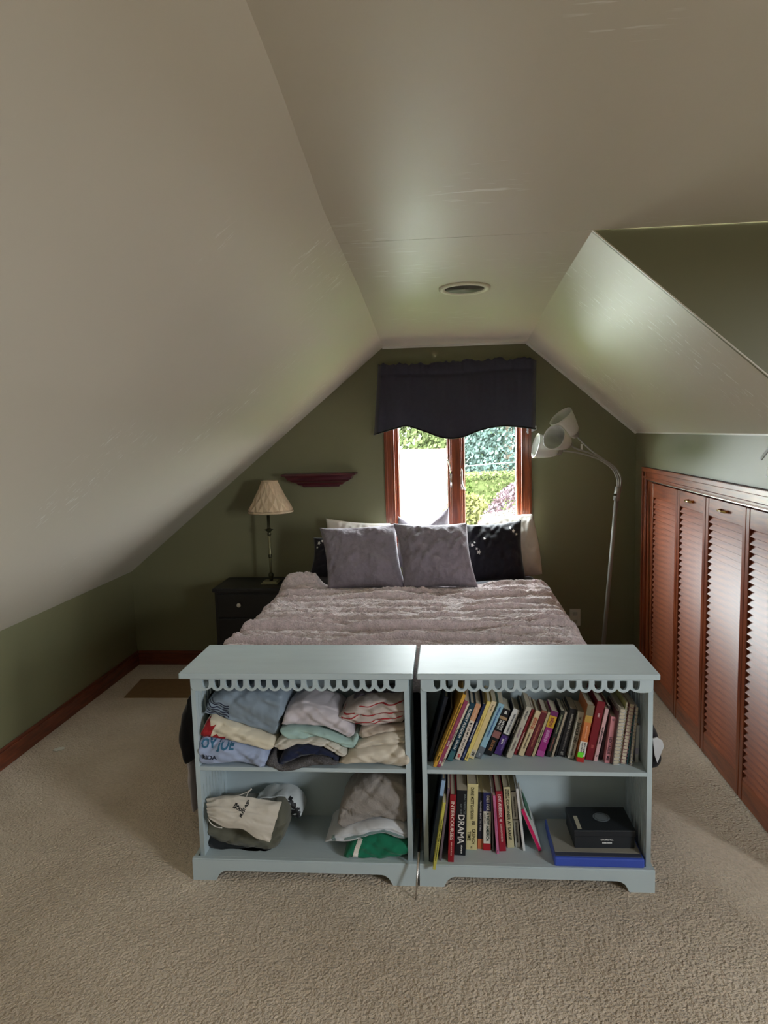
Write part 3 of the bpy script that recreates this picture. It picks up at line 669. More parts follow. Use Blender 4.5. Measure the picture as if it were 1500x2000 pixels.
# ------------------------------------------------------------------ floor lamp with three shades
fy = 4.45; fb = Vector((.949, fy, 0))
fl = empty('floor_lamp', fb, 'grey metal floor lamp with three white cone shades on bent arms', 'floor lamp')
MB().lathe([(.13, 0), (.13, .012), (.12, .018), (.03, .024), (.018, .04)], 40, Matrix.Translation(fb)).build('base', M_GREYM, fl, True)
pt = PY(1203.5, 978, fy); pc = PY(1208, 951, fy); pb = PY(1203.5, 982, fy)
MB().tube([fb+Vector((0, 0, .02)), pt], .0125, 16).build('pole', M_GREYM, fl, True)
MB().tube([pt, pt+(pc-pt)*.02, pc], [.014, .0195, .0195], 18).build('collar', M_GREYM, fl, True)
kz = PY(1196, 966, fy); MB().tube([PY(1203, 966, fy)+Vector((0, -.016, 0)), kz+Vector((0, -.016, 0))], .006, 10).build('switch_knob', M_BRONZE, fl, True)
def cone_shade(base, mouth, L, r0, r1):
    base = Vector(base); ax = (Vector(mouth)-base).normalized(); M = Matrix.Translation(base) @ ax.to_track_quat('Z', 'Y').to_matrix().to_4x4()
    n = 9; outp = []
    for i in range(n):
        t = i/(n-1); outp.append((r0+(r1-r0)*(t**.62 if t < 1 else 1), L*t))
    inn = [(r-.0025, z+.001) for r, z in outp][::-1]
    return MB().lathe(outp+inn, 40, M, close=True), M
def arm_to(pts, base, mouth, L=.135, r0=.03, r1=.072):
    b, M = cone_shade(base, mouth, L, r0, r1)
    arm = MB().tube([Vector(q) for q in cat([*pts, base], 30)], .0052, 10).build('arm', M_GREYM, fl, True)
    s = b.build('shade', M_LAMPW, fl, True)
    MB().lathe([(.012, -.03), (.021, -.026), (.031, .0), (.031, .006), (.012, .008)], 24, M).build('shade_cap', M_GREYM, s, True)
arm_to([PY(1206, 952, fy), PY(1206, 940, fy), PY(1199, 920, fy), PY(1180, 903, fy), PY(1150, 890, fy), PY(1115, 882, fy)], PY(1089, 880, fy), PY(1040, 869, fy-.02), .14, .030, .077)
arm_to([PY(1209, 952, fy-.006), PY(1209, 938, fy-.01), PY(1203, 920, fy-.03), PY(1180, 899, fy-.06), PY(1150, 884, fy-.09), PY(1125, 876, fy-.11)], PY(1108, 866, fy-.12), PY(1079, 852, fy-.22), .135, .030, .076)
arm_to([PY(1212, 952, fy+.006), PY(1213, 935, fy+.01), PY(1202, 914, fy+.03), PY(1180, 898, fy+.06), PY(1155, 880, fy+.09), PY(1138, 864, fy+.10)], PY(1121, 846, fy+.10), PY(1094, 812, fy+.06), .145, .032, .08)
b = MB(); q = PY(1136, 871, fy+.085); b.box(q.x-.006, q.x+.006, q.y-.002, q.y+.002, q.z-.03, q.z+.012); b.build('cord_tag', M_TRIMW, fl)

# ================================================================== BOOKS
def colour(rgb): return mat('book_%d_%d_%d' % rgb, srgb(*rgb), .5, var=(14, .10), spec=.4)
BOOKS = []
def book(label, bot, top, th, col, shelf, D=.13, Y=None, **kw):
    """bot / top: spine centre in the photograph; th: spine width in px; the spine stands where its foot meets the shelf"""
    p = PZ(*bot, shelf); q = PY(*top, p.y); t = th/(F_PX/((p-O).dot(CF))); dx, dz = q.x-p.x, q.z-p.z
    BOOKS.append(dict(label=label, x=p.x, y=p.y, z=shelf, t=t, H=math.hypot(dx, dz), a=math.atan2(dx, dz), D=min(D, 2.6435-p.y), th=th, col=col, kw=kw))
def book_box(b):
    c, sn = math.cos(b['a']), math.sin(b['a']); ax = np.array([c, -sn]); up = np.array([sn, c]); o = np.array([b['x'], b['z']+abs(sn)*b['t']/2])
    return [o-ax*b['t']/2, o+ax*b['t']/2, o+ax*b['t']/2+up*b['H'], o-ax*b['t']/2+up*b['H']], (ax, up)
def clash(A, B):                                              # how far two leaning books run into each other
    if A['z'] != B['z'] or A['y']+A['D'] < B['y'] or B['y']+B['D'] < A['y']: return 0
    (P, u), (Q, w) = book_box(A), book_box(B); m = 9
    for n in (*u, *w):
        p = [v @ n for v in P]; q = [v @ n for v in Q]; m = min(m, min(max(p), max(q))-max(min(p), min(q)))
        if m <= 0: return 0
    return m
def settle_books():
    pairs = [(A, B) for i, A in enumerate(BOOKS) for B in BOOKS[i+1:] if A['z'] == B['z']]
    for A, B in pairs:                                        # a squeezed book is a little thinner
        d = clash(A, B)
        if d > .0003:
            k = max(.8, 1-d/(A['t']+B['t'])); A['t'] *= k; B['t'] *= k
    for _ in range(400):
        worst = 0
        for A, B in pairs:
            d = clash(A, B)
            if d > .0002:
                worst = max(worst, d); A['x'] -= d*.3; B['x'] += d*.3
        for b in BOOKS:                                       # between the sides of the bookcase
            xs = [v[0] for v in book_box(b)[0]]; b['x'] += max(0, -.0842-min(xs)); b['x'] -= max(0, max(xs)-.6600)
        if worst < .0002: break
def build_book(bk):
    label, t, H, ang, D, th, col = (bk[k] for k in ('label', 't', 'H', 'a', 'D', 'th', 'col')); kw = bk['kw']
    cover, hard, bands, texts, spiral = kw.get('cover'), kw.get('hard', False), kw.get('bands', ()), kw.get('texts', ()), kw.get('spiral')
    catg, group = kw.get('catg', 'book'), kw.get('group')
    p = Vector((bk['x'], bk['y'], bk['z']+abs(math.sin(ang))*t/2+.0003))
    root = empty('notebook' if spiral else 'book', p, label, catg, group); root.rotation_euler = (0, ang, 0)
    cm = colour(cover or col); sm = colour(col); cv = .0022 if hard else .0009; ins = .003 if hard else .0006
    b = MB(); b.box(-t/2, -t/2+cv, 0.0004, D, 0, H); b.box(t/2-cv, t/2, .0004, D, 0, H)
    b.build('cover', cm, None, bevel=.0004).parent = root
    if spiral:
        for kz in range(int(H/.0125)):
            z = .008+kz*.0125
            MB().tube([(t*.62*math.cos(a), -.001+t*.5*math.sin(a)-t*.1, z) for a in [i*math.pi/5 for i in range(11)]], .0011, 5).build('coil', colour(spiral), None, True).parent = root
    else:
        b = MB(); r = min(t*.12, .0025); b.prism([(-t/2, .0012, 0), (-t/2+r*.6, 0, 0), (t/2-r*.6, 0, 0), (t/2, .0012, 0), (t/2, .003, 0), (-t/2, .003, 0)], (0, 0, H)); b.build('spine', sm, None).parent = root
    BOX('pages', M_PAGES, (-t/2+cv, t/2-cv, .002 if not spiral else .0, D-ins, ins, H-ins)).parent = root
    for a0, a1, c in bands:                                    # (from, to) measured from the top, 0..1
        BOX('spine_band', colour(c), (-t/2-.0002, t/2+.0002, -.0006, .002, H*(1-a1), H*(1-a0))).parent = root
    for tx in texts:                                           # (string, from, to, height share, colour, offset across, up?)
        s, a0, a1, hs, c = tx[:5]; off = tx[5] if len(tx) > 5 else 0; up = len(tx) > 6 and tx[6]
        zc = H*(1-(a0+a1)/2); L = H*(a1-a0)
        if s == '~':                                           # print too small to read in the photograph: plain marks
            b = MB(); z = zc+L/2; hw_ = min(hs*t/2, max(.0008, L/2)); rnd = random.Random(int(a0*1000+th*10))
            while z > zc-L/2+.0008:
                w_ = min(rnd.uniform(.0012, .0034), z-(zc-L/2)); b.box(off*t-hw_*rnd.uniform(.6, 1), off*t+hw_*rnd.uniform(.6, 1), -.0013, -.0004, z-w_, z); z -= w_+rnd.uniform(.0009, .0022)
            b.build('print', colour(c), None).parent = root; continue
        # letters run down the spine, their tops to the right
        M = Matrix.Translation((off*t, -.0011, zc)) @ Matrix(((0, 1 if not up else -1, 0, 0), (0, 0, -1, 0), (-1 if not up else 1, 0, 0, 0), (0, 0, 0, 1)))
        if len(tx) > 7: M = Matrix.Translation((off*t, -.0011, zc)) @ Matrix(((1, 0, 0, 0), (0, 0, -1, 0), (0, 1, 0, 0), (0, 0, 0, 1)))
        o = lettering(s, L if len(tx) <= 7 else hs*t, hs*t if len(tx) <= 7 else L, M, colour(c), root)
    return root
WHT, BLK, CRM = (238, 236, 230), (26, 26, 30), (226, 214, 186)
U = dict(shelf=SH)
GU = 'books on the upper shelf'; GL = 'books on the lower shelf'
def ub(label, bot, top, th, col, **k): return book(label, bot, top, th, col, shelf=SH, group=GU, **k)
def lbk(label, bot, top, th, col, **k): return book(label, bot, top, th, col, shelf=FL, group=GL, **k)
ub('wide dark navy album leaning at the inner side of the upper shelf', (838, 1488), (872, 1362), 7, (24, 30, 44), D=.2, hard=True)
ub('thin black book with grey edge behind the tall yellow hardback', (844, 1487), (882, 1384), 5, (44, 46, 50), D=.22)
ub('tall yellow hardback with dark capitals along its leaning spine', (846.5, 1499), (905, 1358), 8, (214, 164, 66), hard=True, D=.21, cover=(196, 146, 54), texts=(('PIERREFONDS COMPREHENSIVE HIGH SCHOOL', .12, .80, .42, (60, 46, 16)), ('1980', .83, .91, .42, (60, 46, 16))))
ub('mauve-pink book leaning against the tall yellow hardback', (855.5, 1499), (910, 1370.5), 7, (150, 66, 96), D=.2, texts=(('~', .30, .55, .45, (186, 96, 122)), ('~', .60, .68, .5, (230, 210, 214)), ('~', .91, .96, .6, WHT)))
ub('very thin cream book between the mauve and the dark teal books', (862.5, 1496.5), (915, 1375.5), 4, (226, 216, 194), D=.19, texts=(('~', .40, .62, .5, BLK), ('~', .88, .95, .5, BLK)))
ub('very thin black book behind the cream one', (868, 1490), (917, 1380), 3, (30, 36, 40), D=.18)
ub('dark teal hardback with bold white capitals on its spine', (877.5, 1487), (923, 1375.5), 12, (28, 66, 84), D=.16, hard=True, bands=((.84, 1, (64, 110, 118)),), texts=(('ROBERT FULGHUM', .10, .60, .52, WHT), ('UH-OH', .64, .80, .52, WHT)))
ub('cream paperback with peach top and spaced black capitals', (893.5, 1485), (935, 1376.5), 10, (228, 214, 200), D=.15, bands=((0, .30, (214, 160, 124)),), texts=(('B Y D M I   N O I A', .34, .84, .32, BLK), ('~', .08, .28, .4, (226, 190, 160)), ('~', .90, .96, .5, (196, 50, 50))))
ub('slim navy paperback with small white title', (902.5, 1486), (947, 1377), 6.5, (24, 40, 84), D=.17, texts=(('~', .32, .66, .4, WHT), ('~', .82, .95, .4, (150, 160, 190))))
ub('pale yellow paperback next to the slim navy one', (909.5, 1486.5), (955, 1372), 8, (232, 210, 124), D=.16, texts=(('~', .25, .55, .3, (190, 150, 70)), ('~', .88, .97, .3, (120, 100, 60))))
ub('cream and yellow paperback with a tiny white picture at its foot', (920.5, 1483), (965.5, 1372), 9.5, (226, 206, 152), D=.15, bands=((.85, .97, (206, 200, 186)), (0, .2, (224, 206, 170))), texts=(('~', .06, .16, .3, (90, 80, 60)), ('~', .88, .95, .6, (40, 40, 44))))
ub('sky-blue paperback with grey foot and handwritten title', (934, 1482), (980, 1377), 11.5, (150, 190, 210), D=.14, bands=((.80, 1, (106, 114, 124)),), texts=(('~', .06, .62, .3, (56, 100, 160)), ('~', .92, .96, .3, (190, 200, 206))))
ub('thick black paperback with a pink picture square on its spine', (953, 1477), (990.5, 1388.5), 14.5, (22, 22, 26), D=.11, bands=((.48, .62, (150, 100, 96)), (.16, .22, (170, 140, 104))), texts=(('MAEVE', .24, .44, .3, WHT, .2), ('BINCHY', .24, .44, .3, WHT, -.2), ('ECHOES', .68, .90, .4, (186, 130, 84)), ('~', .04, .10, .4, WHT)))
ub('thick paperback, white above and purple below', (972, 1476), (1009.5, 1388.5), 14, (222, 222, 218), D=.11, cover=(24, 26, 42), bands=((.58, 1, (74, 46, 116)), (.55, .58, (28, 26, 40))), texts=(('~', .10, .52, .28, (90, 90, 96)), ('~', .62, .90, .26, (130, 110, 170), .2), ('~', .66, .78, .3, WHT, -.1)))
ub('thin black book between the white-and-purple and the grey paperback', (985.5, 1478), (1021.5, 1385), 4.5, (26, 28, 30), D=.13, texts=(('~', .2, .5, .4, WHT),))
ub('pale grey paperback with mauve title, bottom foremost', (993.5, 1482), (1033.5, 1383), 11.5, (192, 186, 172), D=.14, texts=(('~', .08, .24, .4, (90, 90, 92)), ('~', .66, .86, .36, (120, 110, 104)), ('~', .40, .60, .36, (150, 122, 140))))
ub('slim red paperback behind the pale grey one', (1006.5, 1475), (1042.5, 1387.5), 6, (134, 34, 44), D=.13, texts=(('~', .5, .88, .4, (222, 186, 176)),))
ub('cream paperback with red capitals high on its spine', (1017.5, 1477.5), (1052.5, 1391), 10.5, (216, 196, 158), D=.11, texts=(('~', .14, .40, .34, (186, 84, 56), .2), ('~', .14, .40, .34, (186, 84, 56), -.15), ('~', .48, .84, .3, (70, 56, 44))))
ub('dark maroon paperback with gold lines', (1030.5, 1478), (1064, 1390.5), 12, (104, 34, 44), D=.11, bands=((.0, .04, (140, 84, 70)),), texts=(('~', .30, .80, .32, (176, 110, 90)), ('~', .46, .49, .2, (220, 170, 140))))
ub('slim olive-cream paperback beside the magenta one', (1041, 1478.5), (1073.5, 1392), 5.5, (186, 172, 134), D=.11, texts=(('~', .40, .68, .45, (50, 44, 40)),))
ub('magenta paperback with a yellow flower on its spine', (1054, 1479), (1084, 1392), 14.5, (156, 44, 124), D=.11, bands=((.10, .36, (206, 164, 52)), (.0, .10, (110, 40, 96)), (.88, 1, (176, 80, 150))), texts=(('~', .42, .68, .5, (214, 150, 200)), ('~', .14, .34, .55, (130, 40, 60))))
ub('black paperback with fine green print beside the magenta one', (1070.5, 1479), (1100, 1390.5), 8.5, (34, 38, 34), D=.12, texts=(('~', .08, .50, .4, (150, 156, 124)), ('~', .58, .88, .4, (150, 90, 80))))
ub('slim grey-cream paperback behind the black one', (1079, 1479), (1106.5, 1391.5), 5, (170, 156, 136), D=.11)
ub('very thin black paperback between cream and thick black ones', (1085, 1478), (1110, 1389.5), 4, (30, 30, 32), D=.12)
ub('thick black paperback with maroon ornaments', (1095.5, 1479), (1121, 1387), 15, (24, 22, 26), D=.12, texts=(('~', .10, .42, .3, (156, 150, 140)), ('~', .44, .86, .26, (110, 104, 100)), ('~', .90, .96, .4, (150, 146, 140))))
ub('white paperback with tall dark capitals beside the thick black one', (1115, 1483), (1136, 1392), 12, (212, 208, 194), D=.11, texts=(('36-HOUR DAY', .22, .66, .55, (30, 46, 50)), ('THE', .10, .16, .3, (60, 60, 60)), ('~', .70, .95, .26, (70, 76, 80))))
ub('orange painted paperback with a lime-green price sticker', (1132.5, 1489.5), (1154.5, 1379), 14, (206, 122, 70), D=.14, bands=((0, .18, (126, 116, 92)), (.18, .30, (190, 150, 72)), (.64, .90, (226, 222, 214)), (.90, 1, (186, 44, 38))), texts=(('~', .66, .86, .3, (40, 40, 40), .2), ('~', .66, .88, .3, (40, 40, 40), -.15), ('~', .36, .58, .22, (236, 170, 130))))
ub('tall plain red hardback with small gold emblem', (1152.5, 1486), (1176.5, 1372), 17, (122, 20, 34), D=.18, hard=True, texts=(('~', .20, .26, .3, (220, 190, 190)), ('~', .74, .79, .4, (190, 90, 90))))
ub('pale pink paperback with small black script title', (1163.5, 1487.5), (1186.5, 1386), 8.5, (214, 172, 174), D=.16, texts=(('~', .34, .66, .5, (50, 44, 48)), ('~', .88, .91, .3, (60, 50, 50))))
ub('dark plum book standing behind the pink ones', (1174, 1484), (1191, 1380), 6, (74, 56, 62), D=.15)
ub('pink paperback with large dark capitals reading upward', (1185, 1491), (1198, 1401), 12, (206, 138, 146), D=.13, texts=(('I-EXTASIDE  ME', .44, .94, .55, (84, 52, 62)), ('~', .05, .10, .5, (120, 84, 92))))
ub('slim mauve notebook cover beside the white spiral notebook', (1193.5, 1492), (1207.5, 1390), 4, (134, 90, 100), D=.15)
ub('white spiral notebook on the upper shelf', (1201, 1495), (1215.5, 1386), 11, (220, 216, 212), D=.16, spiral=(196, 198, 204), catg='notebook')
ub('yellow-green edged thin spiral notebook', (1209.5, 1491), (1225, 1372), 4, (206, 206, 140), D=.17, spiral=(180, 182, 160), catg='notebook')
ub('pink spiral notebook on the upper shelf', (1217, 1493), (1235, 1376), 8.5, (204, 156, 156), D=.17, spiral=(150, 110, 116), catg='notebook')
ub('teal spiral notebook beside the pink one', (1226, 1493), (1239, 1396), 4, (44, 96, 104), D=.15, catg='notebook')
ub('thin white spiral notebook near the pierced side', (1232, 1495.5), (1244.5, 1382), 4.5, (224, 222, 220), D=.17, spiral=(150, 152, 158), catg='notebook')
ub('small white booklet standing at the pierced side panel', (1243.5, 1489), (1246.5, 1417), 6, (214, 218, 220), D=.13, bands=((.62, .78, (190, 190, 214)),))
# lower shelf
lbk('slate-blue binder with light blue label leaning in the lower shelf corner', (836.5, 1684), (862, 1522), 7, (66, 80, 100), D=.25, hard=True, bands=((.02, .20, (150, 180, 214)),))
lbk('thin yellow booklet leaning forward over the plinth', (845.5, 1699), (865.5, 1568.5), 5.5, (204, 196, 92), D=.22, texts=(('THE SECRET OF THE', .24, .58, .45, (70, 70, 40)), ('~', .60, .86, .45, (70, 70, 40)),))
lbk('thin purple-grey book on the lower shelf', (859.5, 1681), (876.5, 1540), 4.5, (110, 96, 110), D=.24)
lbk('red hardback with spaced white capitals on the lower shelf', (880.5, 1684), (885, 1552.5), 11.5, (150, 26, 40), D=.2, hard=True, texts=(('INTERCOURSES', .10, .67, .56, (238, 214, 208)), ('~', .70, .90, .22, (230, 190, 180))))
lbk('thick black paperback with large white capitals on the lower shelf', (899, 1671), (902.5, 1545), 20, (24, 28, 34), D=.19, texts=(('DRAMA', .37, .82, .62, WHT), ('MASTERPIECES', .05, .36, .2, (120, 130, 132), .3), ('OF THE', .20, .36, .2, (120, 130, 132), -.05), ('~', .84, .97, .16, WHT, .1)))
lbk('thick cream hardback with brown capitals and a small round picture', (920.5, 1660), (923.5, 1532), 21, (228, 214, 158), D=.17, hard=True, texts=(('DIANE MOTT DAVIDSON', .05, .53, .30, (96, 88, 60)), ('CRUNCH', .68, .91, .30, (96, 88, 60), .2), ('TIME', .72, .86, .30, (96, 88, 60), -.22), ('~', .56, .62, .34, (40, 36, 34), .15), ('~', .95, .98, .2, (90, 80, 60))))
lbk('dark navy paperback with an orange foot on the lower shelf', (938, 1658), (939.5, 1548.5), 10, (30, 30, 46), D=.14, bands=((.82, 1, (200, 116, 74)),), texts=(('PROMISE NOT TO TELL', .14, .68, .3, (206, 200, 206)),))
lbk('paperback with navy, white and red spine bands on the lower shelf', (952, 1661), (952.5, 1548.5), 16.5, (224, 220, 208), D=.15, bands=((0, .32, (40, 42, 96)), (.88, 1, (180, 30, 40))), texts=(('DIET FOR', .05, .31, .42, WHT, .1), ('A NEW AMERICA', .34, .84, .42, (24, 56, 50), .1), ('~', .36, .54, .16, (60, 60, 70), -.3)))
lbk('thin grey booklet beside the pink one on the lower shelf', (963.5, 1662), (960.5, 1538), 4, (132, 124, 128), D=.2)
lbk('thin bright pink paperback leaning on the lower shelf', (971, 1668), (963.5, 1554.5), 6.5, (206, 118, 160), D=.18, texts=(('~', .2, .6, .3, (170, 80, 130)), ('~', .94, .97, .4, (90, 40, 70))))
lbk('red hardback with white capitals between pink and cream spines', (982, 1663), (974.5, 1546), 13, (158, 30, 50), D=.17, hard=True, texts=(('LOVE WARRIOR', .05, .43, .5, (244, 230, 226)), ('GLENNON DOYLE MELTON', .54, .84, .28, (236, 196, 190)), ('~', .46, .51, .5, (244, 230, 226))))
lbk('cream hardback with slanted-looking dark green capitals on the lower shelf', (998, 1656), (989.5, 1538), 13, (206, 198, 158), D=.17, hard=True, texts=(('CORONER AT LARGE', .20, .87, .44, (36, 44, 38)), ('THOMAS T.', .03, .18, .24, (70, 74, 60), .2), ('NOGUCHI', .03, .18, .24, (70, 74, 60), -.15)))
lbk('slim white and grey paperback beside the tall thin white hardback', (1012, 1655), (1003, 1545), 9.5, (206, 208, 202), D=.15, bands=((0, .02, (60, 60, 60)), (.5, .52, (60, 60, 60))), texts=(('~', .56, .92, .36, (60, 64, 66)), ('~', .10, .46, .32, (90, 94, 96))))
lbk('tall thin white hardback leaning on the lower shelf', (1025.5, 1662), (1011.5, 1541), 6, (222, 222, 222), D=.2, cover=(206, 212, 216), hard=True)
lbk('hot pink hardback with green label on its pale cover', (1053, 1663), (1018.5, 1582.5), 8.5, (206, 30, 96), D=.2, cover=(214, 214, 210), hard=True)
settle_books()
ROOTS = {bk['label']: build_book(bk) for bk in BOOKS}
hp = ROOTS['hot pink hardback with green label on its pale cover']
o = BOX('cover_label', mat('green_cover_label', srgb(56, 104, 78), .6), (.0088, .0098, .05, .16, .09, .155)); o.parent = hp
# lime price sticker on the orange paperback
q = PZ(1132.5, 1489.5, SH)
for o in [o for o in bpy.data.objects if o.get('label', '').startswith('orange painted')]:
    st_ = BOX('price_sticker', mat('lime_sticker', srgb(110, 226, 50), .5), (-.014, .006, -.002, -.0008, .018, .036)); st_.parent = o; st_['label'] = 'lime-green price sticker'

# blue binder lying flat, black box on it
bb = empty('box_binder', (.5, 2.46, FL), 'flat blue binder box with grey top lying on the lower shelf', 'binder', None)
bx_a, bx_b, by_a, by_b = .350, .655, 2.352, 2.60
BOX('tray', mat('cobalt_blue_plastic', srgb(62, 88, 190), .35, var=(8, .08)), (bx_a, bx_b, by_a, by_b, FL, FL+.034), bb, .006)
BOX('lid', mat('grey_lid_board', srgb(150, 146, 136), .5, var=(5, .1)), (bx_a+.006, bx_b-.006, by_a+.03, by_b-.004, FL+.030, FL+.037), bb, .002)
BOX('lid_hinge', mat('dark_blue_hinge', srgb(62, 66, 84), .5), (bx_a+.006, bx_b-.006, by_a+.008, by_a+.032, FL+.030, FL+.0365), bb, .002)
zb0 = FL+.037
kb = empty('gift_box', (.53, 2.48, zb0), 'black lidded box with round silver emblem resting on the blue binder', 'box')
M_BOXB = mat('matte_black_card', srgb(30, 34, 40), .55)
kb.rotation_euler = (0, 0, math.radians(1.5))
def kbox(name, m, bnd, bev=0, **t):
    o = BOX(name, m, bnd, None, bev, **t); o.parent = kb; return o
kbox('body', M_BOXB, (-.104, .104, -.072, .082, 0, .050), .002)
kbox('lid', M_BOXB, (-.107, .107, -.075, .085, .044, .068), .003)
e = MB().lathe([(.030, .0675), (.030, .0688), (.0285, .0690), (.004, .0690)], 40, Matrix.Translation((.008, .012, 0))).build('emblem', mat('silver_foil', srgb(128, 136, 142), .4, metal=.4), None, False); e.parent = kb
MB().lathe([(.0245, .0689), (.0245, .0694), (.0235, .0694), (.0235, .0689)], 40, Matrix.Translation((.008, .012, 0)), close=True).build('emblem_ring', M_BOXB, None, False).parent = kb
kbox('seal_label', mat('cream_label', srgb(186, 180, 158), .6), (-.092, -.078, -.066, .02, .0672, .0685))
FM = Matrix(((1, 0, 0, .008), (0, 0, -1, -.0758), (0, 1, 0, .026), (0, 0, 0, 1)))
lettering('CHURCHILL', .044, .0055, Matrix.Translation((0, .0032, .006)) @ FM, M_WHITEINK, kb)
for q in range(7): kbox('print', M_WHITEINK, (-.009+q*.0049, -.0052+q*.0049, -.0768, -.0752, .021, .0245))

# ================================================================== FOLDED CLOTHES
def garment(name, label, topc, botc, Y0, D, m, seed=0, wr=.004, folds=1, catg='clothing', sq=.5, back_drop=0, group=None, N=84, K=64, lean=0):
    """folded garment: front outline given by its top and bottom edge; folded edge to the front, body going back over depth D"""
    A = cat([PY(x, y, Y0) for x, y in topc], N); B = cat([PY(x, y, Y0) for x, y in botc], N)
    def sp(v, e): return math.copysign(abs(v)**e, v)
    def fn(u, v):
        i = round(u*N); a, c = Vector(A[i]), Vector(B[i]); mid = (a+c)/2; h = max(.0015, abs(a.z-c.z)/2); th = 2*math.pi*v
        e = min(u, 1-u); k = min(1, (e/.07))**.5 if e < .07 else 1
        k = max(k, .12)
        cs, sn = sp(math.cos(th), sq), sp(math.sin(th), sq+.25)
        sx = mid.x+(a.x-c.x)/2*sn; d = D*(.86+.14*k)
        yy = Y0+.012*(1-k)+d/2-d/2*cs*1.0
        z = mid.z+h*sn*(.25+.75*k if e < .07 else 1)
        t = (yy-Y0)/D
        z += -back_drop*t
        front = max(0, cs)
        w = wr*(1.1*fbm(sx*11+seed, yy*14, z*22+seed)+.9*nz(sx*30+z*38+seed, yy*20, seed)-2.2*max(0, .22-abs(nz(sx*13-z*16+seed, yy*9, seed*1.7)))/.22*.55-1.6*max(0, .16-abs(nz(sx*8+z*30+seed*2, yy*9, seed*2.7)))/.16*.5)
        for f in range(folds):                                  # folded layers show as grooves along the front
            f0 = (f+1)/(folds+1)*2-1+.12*nz(sx*9, f, seed); w -= (.0055*math.exp(-((sn*1.0-f0)/.13)**2)*front if folds else 0)
        sx, yy, z = sx, yy-w*1.5*front, z+w*.8*(1-abs(front))
        if yy > 2.361:                                          # stays between the sides, on its board and before the back panel
            sx = min(max(sx, -.8965), -.1595); z = max(z, SH+.0005 if mid.z > .40 else FL+.0005); yy = min(yy, 2.646)
        return (sx, yy, z)
    b = MB(); b.grid(fn, N, K, True); b.f.append(tuple(range(K))); b.f.append(tuple(range(N*K, (N+1)*K)))
    z0 = min(v[2] for v in b.v)
    return b.build(name, m, None, True, loc=((A[0][0]+A[-1][0])/2, Y0+D/2, z0), label=label, cat=catg, group=group)
G1 = 'folded clothes on the upper shelf'; G2 = 'folded clothes on the lower shelf'
g3 = garment('sweatshirt', 'pale blue sweatshirt with teal lettering, bottom of its stack', [(383, 1458), (388, 1448), (430, 1452), (480, 1461), (510, 1468), (522, 1478)], [(383, 1490), (388, 1498), (430, 1500), (470, 1498), (495, 1504), (514, 1513)], 2.352, .24, cloth('pale_blue_fleece', 168, 182, 214, .08, 30), 1, .005, 0, group=G1)
g2 = garment('sweatshirt', 'cream sweatshirt with red leaf shape folded under the grey-blue hoodie', [(390, 1425), (406, 1403), (430, 1409), (480, 1428), (515, 1441), (537, 1447)], [(388, 1449), (400, 1450), (430, 1453), (480, 1463), (510, 1470), (530, 1476)], 2.365, .24, cloth('cream_fleece', 224, 214, 192, .06, 20), 2, .0035, 0, group=G1)
g1 = garment('hoodie', 'grey-blue hoodie with dark wavy striped print on top of its stack', [(396, 1392), (404, 1368), (425, 1355), (470, 1352), (515, 1354), (545, 1362), (553, 1378)], [(396, 1398), (412, 1402), (430, 1409), (480, 1429), (515, 1442), (533, 1449), (540, 1430)], 2.39, .22, cloth('grey_blue_fleece', 136, 150, 164, .08, 24), 3, .007, 0, group=G1)
gJ = garment('jacket', 'dark olive jacket squeezed behind the hoodie at the shelf side', [(383, 1420), (386, 1385), (394, 1366), (408, 1358)], [(384, 1450), (392, 1452), (402, 1450), (408, 1446)], 2.47, .15, cloth('dark_olive_cloth', 74, 76, 66, .15, 20), 4, .006, 0, group=G1, N=30)
gB5 = garment('sweatpants', 'lilac-white sweatpants on top of the middle stack', [(549, 1412), (556, 1388), (575, 1380), (620, 1382), (648, 1392), (672, 1410), (691, 1433)], [(548, 1422), (570, 1424), (610, 1426), (640, 1430), (662, 1438), (680, 1448), (689, 1444)], 2.385, .22, cloth('lilac_white_fleece', 200, 192, 198, .06, 20), 5, .006, 0, group=G1)
gB4 = garment('sweater', 'mint green sweater in the middle stack', [(545, 1424), (575, 1424), (620, 1428), (655, 1438), (680, 1446), (698, 1430)], [(546, 1434), (562, 1448), (620, 1445), (650, 1452), (672, 1464), (692, 1469), (699, 1460)], 2.38, .22, cloth('mint_fleece', 172, 200, 194, .08, 24), 6, .005, 0, group=G1)
gB3 = garment('sweater', 'off-white sweater under the mint one in the middle stack', [(534, 1452), (545, 1447), (590, 1446), (630, 1446), (655, 1456), (677, 1472)], [(533, 1468), (550, 1471), (575, 1461), (615, 1461), (640, 1470), (668, 1485), (676, 1480)], 2.365, .22, cloth('off_white_fleece', 206, 200, 188, .06, 20), 7, .005, 1, group=G1)
gB2 = garment('trousers', 'navy trousers above the grey marled sweater', [(541, 1492), (552, 1472), (575, 1461), (615, 1461), (640, 1470), (660, 1486)], [(541, 1500), (555, 1500), (575, 1490), (610, 1480), (640, 1481), (660, 1490)], 2.36, .22, cloth('navy_cotton', 30, 38, 66, .15, 20), 8, .004, 0, group=G1)
M_MARL = mat('grey_marled_knit', srgb(112, 108, 110), .95, var=(330, .75), bump=(260, .5, .002))
gB1 = garment('sweater', 'dark grey marled sweater at the bottom of the middle stack', [(518, 1488), (528, 1478), (545, 1494), (575, 1491), (610, 1481), (640, 1482), (660, 1492)], [(517, 1500), (528, 1509), (545, 1513), (590, 1506), (630, 1500), (659, 1497)], 2.352, .22, M_MARL, 9, .004, 0, group=G1)
